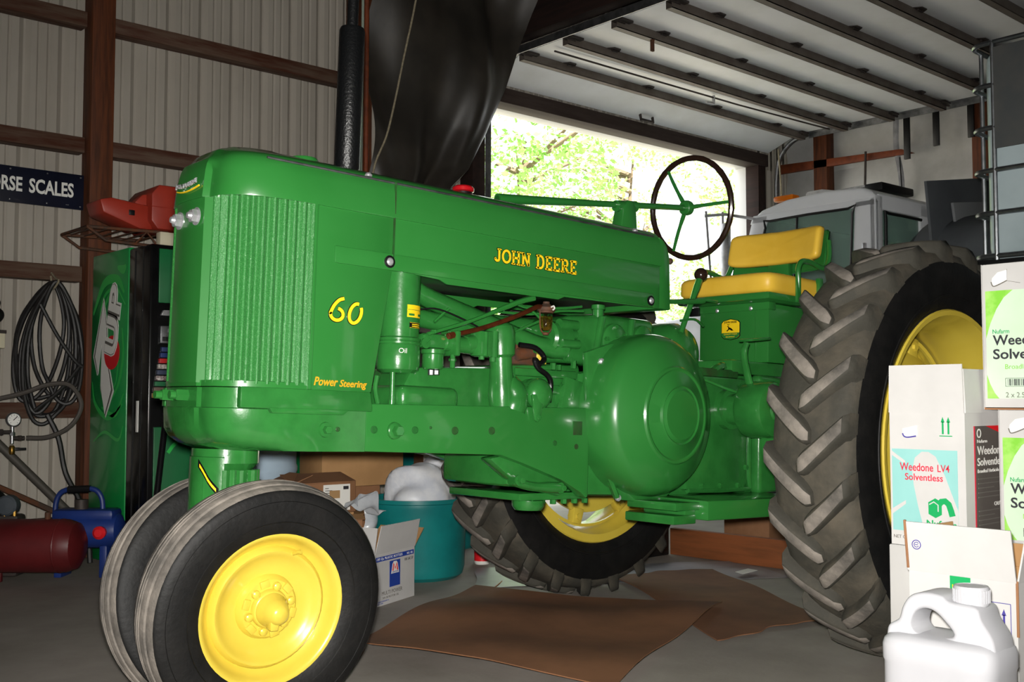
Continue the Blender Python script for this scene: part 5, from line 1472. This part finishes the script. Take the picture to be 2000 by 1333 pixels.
# ================================================================ RIGHT SIDE: cartons, jug, tote, truck
def cw(a, d, z=0.0):
    return Vector((CAM.x + a * RT.x + d * FW.x, CAM.y + a * RT.y + d * FW.y, z))
TEALP = mat('print_aqua', '#86bcb8', .5, col2='#90c4c0', nscale=4)
GRNP = mat('print_green', '#149a56', .5)
LIME = mat('print_lime', '#7ac03a', .5, col2='#a8d670', nscale=14)
PALEG = mat('print_pale_green', '#c4d8c0', .5, col2='#b8ceb2', nscale=3)
REDT = mat('print_crimson', '#cc2c44', .5)
LABG = mat('label_charcoal', '#5a5450', .5)
PURP = mat('print_violet', '#4a4290', .5)
MAGE = mat('print_magenta', '#d8367e', .5)
PWOOD = mat('pallet_wood', '#9a7f5c', .8, col2='#84694a', nscale=4, stretch=(1, 8, 8), bump=.1)
YR = -pi / 2
# pallet under the cartons
pal = thing('pallet', 'wooden pallet carrying the white chemical cartons and the jug', 'pallet', (-1.62, -1.44, 0), (0, 0, YR))
for k in range(9):
    MB().bb(.30 if k < 3 else 0, .70, k * .132, k * .132 + .10, .115, .135, .002).build('deck_board', PWOOD, pal)
for k in range(3):
    MB().bb(k * .15 + .30, k * .15 + .37, 0, 1.15, .02, .115, .003).build('stringer', PWOOD, pal)
for k in range(3):
    MB().bb(.30, .70, k * .5, k * .5 + .10, .0, .02, .002).build('bottom_board', PWOOD, pal)
MB().bb(.0, .07, .40, 1.15, .0, .115, .003).build('stringer', PWOOD, pal)
PZ = .136
# open carton in front
oc = carton('open_carton', 'open white carton with upright flap and violet arrows, behind the white jug', (-1.25, -1.657, PZ), YR, .264, .25, .394, CARDW, {'front': (97, .122), 'back': (80, .06), 'left': (93, .10), 'right': (100, .12)})
for f_ in oc.children[1:]:
    f_.data.materials.append(CARD)
fl_ = oc.children[1]
MB().bb(.262, .268, -.002, .0, .27, .398).build('cut_edge', CARDD, oc)
MB().box((.001, -.012, .459), (.006, .006, .12), .001, Matrix.Rotation(.12, 3, 'X')).build('cut_edge', CARDD, oc)
MB().bb(.105, .155, -.0015, 0, .325, .392).build('green_label', GRNP, oc)
lt = letters('4 x 1', .038, .012, (.149, -.0018, .372), -X, -Z, DECAL, oc, depth=.0006)
MB().bb(.13, .165, -.0025, 0, .308, .328, .004).build('hand_hole', PURP, oc)
ao = (.225, -.0008, .305)
def arrows(par, o, m, s=1.0, frame_=True):
    o = Vector(o)
    ln = []
    if frame_:
        ln = [[(-.024 * s, -.035 * s), (.024 * s, -.035 * s)], [(.024 * s, -.035 * s), (.024 * s, .038 * s)], [(.024 * s, .038 * s), (-.024 * s, .038 * s)], [(-.024 * s, .038 * s), (-.024 * s, -.035 * s)]]
        ribbon(ln, .0016, o, X, Z, .0006).build('arrow_frame', m, par)
    for sx in (-.008, .008):
        ribbon([[(sx * s, -.022 * s), (sx * s, .012 * s)]], .005 * s, o, X, Z, .0006).build('arrow_stem', m, par)
        poly2([((sx - .0055) * s, .010 * s), ((sx + .0055) * s, .010 * s), (sx * s, .025 * s)], o, X, Z, .0006).build('arrow_head', m, par)
    ribbon([[(-.018 * s, -.027 * s), (.018 * s, -.027 * s)]], .0025, o, X, Z, .0006).build('arrow_base', m, par)
arrows(oc, ao, PURP, 1.0)
ribbon([arc2(.03, .46, .011, 0, 360, 18)], .002, (0, -.018, 0), X, Z, .0006).build('recycle_ring', PURP, oc)
ribbon([arc2(.03, .46, .006, 30, 330, 12), [(.026, .46), (.034, .46)]], .0015, (0, -.018, 0), X, Z, .0006).build('recycle_mark', PURP, oc)
MB().bb(.185, .213, -.0012, 0, .268, .272).build('magenta_line', MAGE, oc)
poly2([(.202, .17), (.212, .17), (.212, .226), (.208, .226), (.208, .208), (.202, .206)], (0, 0, 0), X, Z, .0008).build('magenta_bar', MAGE, oc)
# hidden carton that carries the LV4 carton
carton('base_carton', 'closed white carton on the pallet under the carton with red lettering', (-.955, -1.44, PZ), YR, .224, .26, .409, CARDW, open_=False)
# LV4 carton
lv = carton('aqua_carton', 'open white carton with aqua panel and red lettering in front of the near rear wheel', (-.95, -1.446, .546), YR, .218, .25, .370, CARDW, {'front': (90, .133), 'right': (87, .12), 'left': (25, .10), 'back': (60, .1)})
FZ = -.0008
aq = MB().bb(.006, .196, -.001, 0, .040, .268).build('aqua_panel', TEALP, lv)
poly2([(.10, .04), (.082, .11), (.07, .17), (.066, .21), (.075, .245), (.095, .262), (.115, .262), (.135, .25), (.16, .20), (.19, .12), (.196, .105), (.196, .04)], (0, -.0011, 0), X, Z, .0005).build('white_swoosh', CARDW, aq)
poly2([(.006, .25), (.006, .262), (.046, .235), (.046, .225)], (0, -.0011, 0), X, Z, .0005).build('white_stripe', CARDW, aq)
poly2([(.006, .085), (.006, .10), (.046, .125), (.046, .115)], (0, -.0011, 0), X, Z, .0005).build('white_stripe', CARDW, aq)
letters('Weedone', .098, .022, (.030, -.002, .208), X, Z, REDT, lv, bold=.012, depth=.0006)
letters('LV4', .034, .020, (.140, -.002, .208), X, Z, REDT, lv, bold=.012, depth=.0006)
letters('Solventless', .110, .019, (.045, -.002, .182), X, Z, REDT, lv, bold=.012, depth=.0006)
# green n mark
poly2([(.112, .092), (.132, .082), (.150, .092), (.150, .126), (.132, .136), (.112, .124)], (0, -.0018, 0), X, Z, .0006).build('green_mark', GRNP, lv)
ribbon([[(.115, .118), (.128, .126), (.140, .118), (.140, .10)]], .003, (0, -.0026, 0), X, Z, .0004).build('mark_line', CARDW, lv)
ribbon([[(.140, .118), (.150, .128), (.160, .130), (.170, .122), (.176, .105), (.180, .09)]], .017, (0, -.0020, 0), X, Z, .0006).build('green_arch', GRNP, lv)
letters('Nufarm', .085, .018, (.106, -.0018, .058), X, Z, GRNP, lv, bold=.02, depth=.0006)
letters('NET CONTENTS 2 x 2.5 GAL', .16, .009, (.008, -.0012, .018), X, Z, GREYP, lv, depth=.0006)
arrows(lv, (.165, -.0008, .334), GRNP, 1.0, False)
poly2([(.040, .306), (.046, .300), (.080, .303), (.083, .310), (.082, .335), (.04, .325)], (0, -.0006, 0), X, Z, .0012).build('hand_tab', LABW, lv)
ribbon([smooth2([(.040, .312), (.044, .304), (.055, .301), (.080, .305)])], .004, (0, -.0018, 0), X, Z, .0006).build('tab_slot', PURP, lv)
for cx_ in (.008, .192):
    ribbon([arc2(cx_, .378, .0055, 0, 360, 12), [(cx_ - .008, .378), (cx_ + .008, .378)], [(cx_, .37), (cx_, .386)]], .0008, (0, -.0006, 0), X, Z, .0006).build('print_target', GREYP, lv)
# printed label on the right side of the aqua carton
SX = .2182
def sl(y0, y1, z0, z1, m_, nm, par, lift=.0):
    return MB().bb(SX + lift, SX + lift + .0008, y0, y1, z0, z1).build(nm, m_, par)
ml = sl(.055, .245, .03, .334, LABG, 'charcoal_label', lv)
sl(.050, .057, .03, .334, REDT, 'label_edge', ml, .0004)
poly2([(.12, .334), (.245, .334), (.245, .305)], (SX + .0009, 0, 0), Y, Z, .0005).build('label_corner', REDPR, ml)
ribbon([arc2(.08, .314, .011, 0, 360, 14)], .004, (SX + .0009, 0, 0), Y, Z, .0005).build('label_seal', LABW, ml)
letters('Nufarm', .06, .009, (SX + .0009, .068, .288), Y, Z, LABW, ml, depth=.0005)
letters('Weedone', .155, .024, (SX + .0009, .068, .255), Y, Z, LABW, ml, bold=.012, depth=.0005)
letters('Solventless', .165, .022, (SX + .0009, .068, .225), Y, Z, LABW, ml, bold=.012, depth=.0005)
letters('Broadleaf Herbicide', .13, .010, (SX + .0009, .068, .206), Y, Z, LABW, ml, depth=.0005)
for k in range(11):
    zz = .188 - k * .0125
    if k in (5, 6): continue
    sl(.07, .225 - .03 * (k % 3), zz, zz + .003, GREYP, 'label_line', ml, .0008)
letters('CAUTION', .07, .011, (SX + .0009, .165, .112), Y, Z, LABW, ml, bold=.01, depth=.0005)
def lime_carton(label, loc, w, d, h):
    t = carton('lime_carton', label, loc, YR, w, d, h, CARDW, open_=False, group='white and lime chemical cartons')
    p = MB().bb(.010, w - .01, -.001, 0, .03, h - .075).build('pale_panel', PALEG, t)
    z1 = h - .075
    poly2([(.010, z1), (.085, z1), (.06, z1 - .02), (.04, z1 - .05), (.022, z1 - .09), (.010, z1 - .13)], (0, -.0011, 0), X, Z, .0005).build('lime_corner', LIME, p)
    poly2([(.010, .03), (.042, .03), (.03, .045), (.018, .07), (.010, .095)], (0, -.0011, 0), X, Z, .0005).build('lime_corner', LIME, p)
    letters('Nufarm', .045, .012, (.028, -.0014, z1 - .118), X, Z, GRNP, p, bold=.01, depth=.0005)
    letters('Weedone', .155, .028, (.028, -.0014, z1 - .150), X, Z, INK, p, bold=.02, depth=.0005)
    letters('Solventless', .190, .028, (.028, -.0014, z1 - .188), X, Z, INK, p, bold=.02, depth=.0005)
    letters('Broadleaf Herbicide', .15, .013, (.06, -.0014, z1 - .215), X, Z, LIME, p, depth=.0005)
    rn = random.Random(3)
    ribbon([[(.06, z1 - .262), (.14, z1 - .262)], [(.06, z1 - .24), (.14, z1 - .24)], [(.06, z1 - .262), (.06, z1 - .24)], [(.14, z1 - .262), (.14, z1 - .24)]], .001, (0, -.0012, 0), X, Z, .0005).build('barcode_frame', INK, p)
    xx = .066
    while xx < .134:
        ww = rn.choice((.001, .0015, .0025)); MB().bb(xx, xx + ww, -.0016, -.001, z1 - .260, z1 - .242).build('barcode_bar', INK, p); xx += ww + rn.choice((.0012, .002, .003))
    letters('2 x 2.5 Gal.', .085, .014, (.06, -.0014, z1 - .292), X, Z, GREYP, p, depth=.0005)
    poly2([(.028, h - .055), (.034, h - .062), (.07, h - .048), (.07, h - .02), (.045, h - .025), (.03, h - .04)], (0, -.0004, 0), X, Z, .0012).build('hand_tab', LABW, t)
    ribbon([smooth2([(.027, h - .050), (.032, h - .062), (.045, h - .060), (.07, h - .049)])], .003, (0, -.0016, 0), X, Z, .0006).build('tab_slot', GREYP, t)
    ribbon([[(.07, h - .018), (.07, h - .05), (.105, h - .058)]], .0012, (0, -.0008, 0), X, Z, .0006).build('tab_crease', GREYP, t)
    MB().bb(-.001, .0, 0, d, .0, h).build('carton_side', CARDW, t)
    MB().bb(.0, w, 0.0, .004, -.0005, .006).build('bottom_edge', CARDD, t)
    return t
lime_carton('white and lime green carton at the right edge, upper one of two', (-.85, -1.673, .9255), .40, .26, .40)
lime_carton('white and lime green carton at the right edge, lower one of two', (-.85, -1.711, .5465), .40, .26, .3785)
carton('bottom_carton', 'closed white carton on the pallet under the lower lime carton', (-.85, -1.712, PZ), YR, .39, .26, .41, CARDW, open_=False)
# white jug
JUG = mat('jug_plastic', '#b4b4b8', .42, col2='#aeaeb2', nscale=3)
jg = thing('plastic_jug', 'white plastic jug with moulded handle and screw cap in the bottom right corner', 'jug', (-1.60, -1.762, PZ), (0, 0, YR))
jg.scale = (1, 1, 1.11)
def ringstack(levels, name, m, parent, nseg=40, e=4.5):
    vs = []; fs = []
    for (cx, cy, hx, hy, z) in levels:
        for k in range(nseg):
            a = 2 * pi * k / nseg
            ca, sa = cos(a), sin(a)
            vs.append((cx + hx * (abs(ca) ** (2 / e)) * (1 if ca >= 0 else -1), cy + hy * (abs(sa) ** (2 / e)) * (1 if sa >= 0 else -1), z))
    for i in range(len(levels) - 1):
        for k in range(nseg):
            fs.append((i * nseg + k, i * nseg + (k + 1) % nseg, (i + 1) * nseg + (k + 1) % nseg, (i + 1) * nseg + k))
    fs.append(tuple(range(nseg - 1, -1, -1))); fs.append(tuple((len(levels) - 1) * nseg + k for k in range(nseg)))
    return MB().add(vs, fs).build(name, m, parent, ang=50)
ringstack([(.125, .085, .118, .078, 0), (.125, .085, .124, .084, .012), (.125, .085, .125, .085, .05), (.125, .085, .125, .085, .222), (.125, .085, .1275, .0875, .228), (.125, .085, .1275, .0875, .255), (.125, .085, .124, .084, .266), (.126, .085, .116, .076, .274), (.128, .085, .10, .064, .278), (.13, .085, .05, .03, .280)], 'body', JUG, jg)
def jug_top():
    outer = smooth_pts([(.004, .262, 0), (.010, .288, 0), (.034, .304, 0), (.044, .330, 0), (.062, .352, 0), (.095, .362, 0), (.130, .360, 0), (.150, .350, 0), (.205, .346, 0), (.218, .322, 0), (.240, .292, 0), (.247, .262, 0)], 4)
    outer += [Vector((.20, .255, 0)), Vector((.125, .255, 0)), Vector((.05, .255, 0))]
    inner = smooth_pts([(.062, .292, 0), (.070, .318, 0), (.090, .330, 0), (.115, .328, 0), (.138, .312, 0), (.158, .290, 0), (.140, .280, 0), (.085, .278, 0)], 4, True)
    b = bmesh.new()
    ed = []
    for lp in (outer, inner):
        vv_ = [b.verts.new((p.x, .035, p.y)) for p in lp]
        ed += [b.edges.new((vv_[k], vv_[(k + 1) % len(vv_)])) for k in range(len(vv_))]
    r_ = bmesh.ops.triangle_fill(b, use_beauty=True, edges=ed)
    f_ = [x for x in r_['geom'] if isinstance(x, bmesh.types.BMFace)]
    ex = bmesh.ops.extrude_face_region(b, geom=f_)
    bmesh.ops.translate(b, verts=[x for x in ex['geom'] if isinstance(x, bmesh.types.BMVert)], vec=(0, .10, 0))
    bmesh.ops.recalc_face_normals(b, faces=b.faces[:])
    sharp = [e for e in b.edges if len(e.link_faces) == 2 and e.calc_face_angle(0) > 1.0]
    bmesh.ops.bevel(b, geom=sharp, offset=.010, segments=3, affect='EDGES', profile=.5)
    m_ = MB(); m_.bm(b); b.free()
    return m_
jug_top().build('handle', JUG, jg, ang=70)
MB().lathe([(.031, -.03), (.031, .02), (.034, .022), (.034, .026)], (.177, .085, .322), Z, 26).build('neck', JUG, jg)
cpj = MB().lathe([(.036, 0), (.0365, .004), (.0365, .030), (.034, .034), (.030, .0345), (.029, .0335), (0, .0335)], (.177, .085, .346), Z, 36).build('cap', JUG, jg)
for k in range(36):
    a = 2 * pi * k / 36
    MB().bb(-.001, .001, -.0015, .0015, .004, .028).xf(Matrix.Translation((.177 + .0365 * cos(a), .085 + .0365 * sin(a), .346)) @ Matrix.Rotation(a, 4, 'Z')).build('cap_rib', JUG, cpj)
# two caged tank totes, one on the other
TOTE = mat('tote_plastic', '#b9c8cc', .35, col2='#a8b8bc', nscale=2, sub=.2)
GALV = mat('cage_tube', '#8c8f92', .35, metal=.9, col2='#75787c', nscale=20)
DPLATE = mat('dull_plate', '#4c4f50', .6, col2='#565654', nscale=6)
BLKP = mat('black_plastic', '#141416', .45)
def tote(label, x, y, z, hh=1.04):
    t = thing('caged_tote', label, 'tank tote', (x, y, z), group='stacked caged totes')
    L = 1.0; Wd = 1.15
    b_ = MB()
    b_.bb(0.03, Wd - .03, -L + .03, -.03, .125, .125 + hh - .03, .06, 4).build('inner_tank', TOTE, t)
    for k in range(3):
        MB().bb(0, Wd, -L + k * .43, -L + k * .43 + .13, 0, .10, .006).build('pallet_runner', BLKP, t)
    MB().bb(0, Wd, -L, 0, .095, .125, .004).build('pallet_deck', BLKP, t)
    n_ = 6
    for k in range(n_):
        zz = .14 + (hh - .03) * k / (n_ - 1)
        c_ = .06
        pts = []
        for (px, py, a0) in ((c_, -c_, 90), (c_, -L + c_, 180), (Wd - c_, -L + c_, 270), (Wd - c_, -c_, 0)):
            for q in range(5):
                a = radians(a0 + q * 22.5)
                pts.append((px + (c_ + .012) * cos(a), py + (c_ + .012) * sin(a), zz))
        MB().tube(pts, .012, 8, 0, True).build('cage_ring', GALV, t)
    for k in range(5):
        yy = -.10 - k * .2
        MB().tube([(-.013, yy, .12), (-.013, yy, .12 + hh)], .011, 8).build('cage_upright', GALV, t)
        MB().tube([(Wd + .013, yy, .12), (Wd + .013, yy, .12 + hh)], .011, 8).build('cage_upright', GALV, t)
    for k in range(5):
        xx = .12 + k * .23
        MB().tube([(xx, .013, .12), (xx, .013, .12 + hh)], .011, 8).build('cage_upright', GALV, t)
        MB().tube([(xx, -L - .013, .12), (xx, -L - .013, .12 + hh)], .011, 8).build('cage_upright', GALV, t)
    MB().bb(-.032, -.026, -.92, -.11, .64, 1.12, .001).build('sign_plate', DPLATE, t)
    MB().lathe([(.08, 0), (.08, .03), (.075, .04)], (Wd / 2, -L / 2, .125 + hh - .03), Z, 24).build('fill_cap', BLKP, t)
    return t
tote('white tank tote in a wire cage at the right edge, stacked on another tote', 1.20, -.72, 1.478)
tote('lower white caged tank tote hidden behind the near rear wheel', 1.20, -.72, 0.0, 1.33)

# truck parked nose out through the door
TRW = mat('truck_white', '#dcdee2', .35, coat=.3, col2='#d4d7db', nscale=2)
TGLASS = mat('truck_glass', '#b4d0c6', .04, trans=.75, ior=1.35)
TDARK = mat('cab_interior', '#1e2422', .8)
TANKG = mat('tank_grey', '#54585c', .55, col2='#4a4e52', nscale=3, bump=.02)
CHR = CHROME
AMB = mat('amber_lens', '#e07818', .25, trans=.3)
tk2 = thing('truck', 'white cab truck with grey tank parked nose out in the doorway', 'truck', (3.12, .88, 0), (0, 0, radians(-1.5)))
def kp(name, mb, m, parent=None, **k): return mb.build(name, m, parent or tk2, **k)
# cab shell: side profile in (y,z)
TWd = 2.15
cab = [(0, .95), (0, 2.36), (.03, 2.44), (.10, 2.475), (.75, 2.47), (.95, 2.43), (1.06, 2.33), (1.30, 1.72), (1.30, .95)]
def hole(x0, x1):
    m_ = MB(); return m_
kp('cab_rear_wall', MB().bb(0, .10, .0, .05, .95, 2.40, .01).bb(.62, TWd - .62, .0, .05, .95, 2.40, .01).bb(TWd - .1, TWd, 0, .05, .95, 2.40, .01).bb(.05, TWd - .05, .0, .05, .95, 1.75, .01).bb(.05, TWd - .05, 0, .05, 2.30, 2.41, .01), TRW)
rf = kp('cab_roof', MB().prism([(0, 2.36), (.02, 2.42), (.10, 2.465), (.40, 2.485), (.75, 2.47), (.98, 2.42), (1.07, 2.36)], (TWd, 0, 0), Y, Z, -TWd, 0, .03, 3), TRW)
rf.modifiers.new('weighted_normal', 'WEIGHTED_NORMAL')
for sx in (0, 1):
    xo = TWd - .04 if sx else 0
    d_ = kp('cab_door', MB().prism([(.0, .90), (1.28, .90), (1.28, 1.70), (.0, 1.70)], (xo, 0, 0), Y, Z, 0, .04, .006), TRW)
    kp('door_pillar', MB().prism([(0, 1.68), (.20, 1.68), (.165, 2.37), (.0, 2.37)], (xo, 0, 0), Y, Z, 0, .04, .008), TRW, d_)
    kp('door_pillar', MB().prism([(1.14, 1.68), (1.28, 1.68), (1.06, 2.37), (.92, 2.37)], (xo, 0, 0), Y, Z, 0, .04, .006), TRW, d_)
    kp('window_header', MB().prism([(.0, 2.325), (1.09, 2.315), (1.06, 2.38), (0, 2.38)], (xo, 0, 0), Y, Z, 0, .04, .006), TRW, d_)
    kp('side_glass', MB().prism([(.17, 1.68), (1.17, 1.68), (.95, 2.33), (.15, 2.34)], (xo + .016, 0, 0), Y, Z, 0, .006), TGLASS, d_)
    kp('window_gasket', MB().tube([(xo + .0, .215, 1.72), (xo, .185, 2.29), (xo, .22, 2.325), (xo, .90, 2.32), (xo, .945, 2.27), (xo, 1.11, 1.72)], .010, 8, 2), BLACK, d_)
    kp('vent_bar', MB().cyl((xo + .01, .70, 1.68), (xo + .01, .66, 2.33), .010, seg=8), BLACK, d_)
    kp('door_handle', MB().bb(xo - .02 if not sx else xo + .04, xo if not sx else xo + .06, .07, .10, 1.96, 2.06, .006), CHR, d_)
kp('rear_glass', MB().bb(.10, .62, .02, .028, 1.75, 2.31), TGLASS)
kp('rear_gasket', MB().tube([(.13, -.002, 1.78), (.13, -.002, 2.24), (.17, -.002, 2.28), (.62, -.002, 2.28)], .012, 8, 2), BLACK)
kp('windscreen', MB().prism([(1.25, 1.70), (1.28, 1.70), (1.06, 2.36), (1.03, 2.36)], (TWd, 0, 0), Y, Z, -TWd + .05, -.05), TGLASS)
kp('dash', MB().bb(.05, TWd - .05, 1.0, 1.3, .95, 1.70, .02), TDARK)
kp('cab_floor', MB().bb(.05, TWd - .05, .05, 1.25, .90, .97), TDARK)
kp('truck_seat', MB().bb(.2, .75, .12, .30, 1.2, 1.95, .05).bb(.2, .75, .15, .65, 1.1, 1.3, .05), TDARK)
hd = kp('truck_hood', MB().prism([(1.28, .80), (1.28, 1.70), (2.3, 1.60), (3.0, 1.50), (3.06, 1.40), (3.06, .80)], (TWd - .12, 0, 0), Y, Z, -TWd + .24, 0, .05, 3), TRW)
letters('L8000', .26, .07, (.12 - .002, 2.10, 1.46), -Y, Z, mat('badge_blue', '#3c4f9c', .4), hd, bold=.02, depth=.004)
kp('truck_fender', MB().prism([(1.6, .75), (1.7, 1.05), (2.0, 1.15), (2.5, 1.15), (2.8, 1.05), (2.9, .75)], (.12, 0, 0), Y, Z, 0, .14, .02), TRW)
for (wy_, sx) in ((2.25, .0), (2.25, TWd - .28), (-1.9, .0), (-1.9, TWd - .28)):
    w_ = kp('truck_wheel', MB().lathe([(.28, 0), (.46, .0), (.50, .04), (.50, .24), (.46, .28), (.28, .28)], (sx, wy_, .50), X, 36, cap=False), RUBBER)
    kp('wheel_hub', MB().lathe([(0, .06), (.12, .06), (.14, .10), (.26, .14), (.28, .05), (.28, .25), (0, .25)], (sx, wy_, .50), X, 28), TRW, w_)
kp('front_bumper', MB().bb(.0, TWd, 3.06, 3.20, .55, .85, .03), CHR)
kp('frame_channel', MB().bb(.55, .67, -3.2, 3.0, .62, .86), DARKSTEEL)
kp('frame_channel', MB().bb(TWd - .67, TWd - .55, -3.2, 3.0, .62, .86), DARKSTEEL)
kp('running_step', MB().bb(-.02, .25, .1, .95, .42, .47, .01), CHR)
kp('fuel_cylinder', MB().lathe([(0, 0), (.24, .0), (.27, .03), (.27, .85), (.24, .88), (0, .88)], (.22, .05, .66), Y, 30), CHR)
# mirror
mr = kp('mirror', MB().bb(-.17, -.13, 1.17, 1.25, 1.75, 2.33, .012), CHR)
kp('mirror_arm', MB().tube([(0, 1.06, 2.36), (-.14, 1.22, 2.40), (-.30, 1.30, 2.38)], .012, 8), CHR, mr)
kp('mirror_arm', MB().tube([(-.15, 1.24, 2.42), (-.16, 1.22, 1.60), (0, 1.2, 1.55)], .010, 8), CHR, mr)
kp('mirror_arm', MB().tube([(-.28, 1.30, 2.42), (-.24, 1.28, 1.75), (-.02, 1.2, 1.58)], .010, 8), CHR, mr)
kp('marker_lamp', MB().bb(.04, .14, .72, .90, 2.47, 2.515, .015), AMB)
hn = kp('air_horn', MB().tube([(.45, .85, 2.55), (.45, .5, 2.555), (.45, .2, 2.56)], [.05, .022, .015], 12, 3), CHR)
kp('horn_mount', MB().bb(.40, .50, .28, .36, 2.46, 2.55, .006), BLACK, hn)
kp('roof_light_bar', MB().bb(.35, .8, .15, .30, 2.50, 2.56, .01), BLACK)
kp('antenna', MB().cyl((.9, .3, 2.46), (.9, .32, 2.85), .005, seg=6), BLACK)
# tank body behind the cab
tv = []; tf = []; NT = 48
for (rr_, yy) in ((.02, -.06), (.45, -.07), (.75, -.09), (.92, -.14), (1.0, -.24), (1.0, -3.0), (.92, -3.1), (.02, -3.2)):
    for k in range(NT):
        a = 2 * pi * k / NT; ca, sa = cos(a), sin(a)
        tv.append((TWd / 2 + 1.08 * rr_ * abs(ca) ** .62 * (1 if ca > 0 else -1), yy, 1.64 + .63 * rr_ * abs(sa) ** .62 * (1 if sa > 0 else -1)))
for i in range(7):
    for k in range(NT): tf.append((i * NT + k, i * NT + (k + 1) % NT, (i + 1) * NT + (k + 1) % NT, (i + 1) * NT + k))
tf += [tuple(range(NT)), tuple(7 * NT + k for k in range(NT))]
tnk = kp('tank_body', MB().add(tv, tf), TANKG)
kp('tank_plate', MB().prism([(.0, 2.02), (-.06, 2.42), (1.2, 2.62), (1.25, 2.05)], (0, -.40, 0), X, Z, 0, .02, .003), TANKG)
kp('plate_bracket', MB().prism([(.28, 2.06), (.22, 2.30), (.68, 2.36), (.72, 2.10)], (0, -.44, 0), X, Z, 0, .02, .003), mat('bracket_grey', '#7c7f82', .5), tnk)
kp('tank_saddle', MB().bb(.4, TWd - .4, -.7, -.6, .84, 1.0).bb(.4, TWd - .4, -2.6, -2.5, .84, 1.0), DARKSTEEL)
# board on the right wall
tag(MB().prism([(0, 0), (1.55, -.03), (1.42, .03), (0, .10)], (6.06, 3.66, 3.39), -Y, Z, -.02, .02, .003).build('wall_board', CORP), 'rust-orange pointed board across the right wall above the truck', 'board')
tag(MB().cyl((6.0, 2.62, 2.9), (6.0, 2.60, 3.45), .012, seg=8).build('wall_rod', DARKSTEEL), 'thin dark upright rod beside the orange board on the right wall', 'rod')
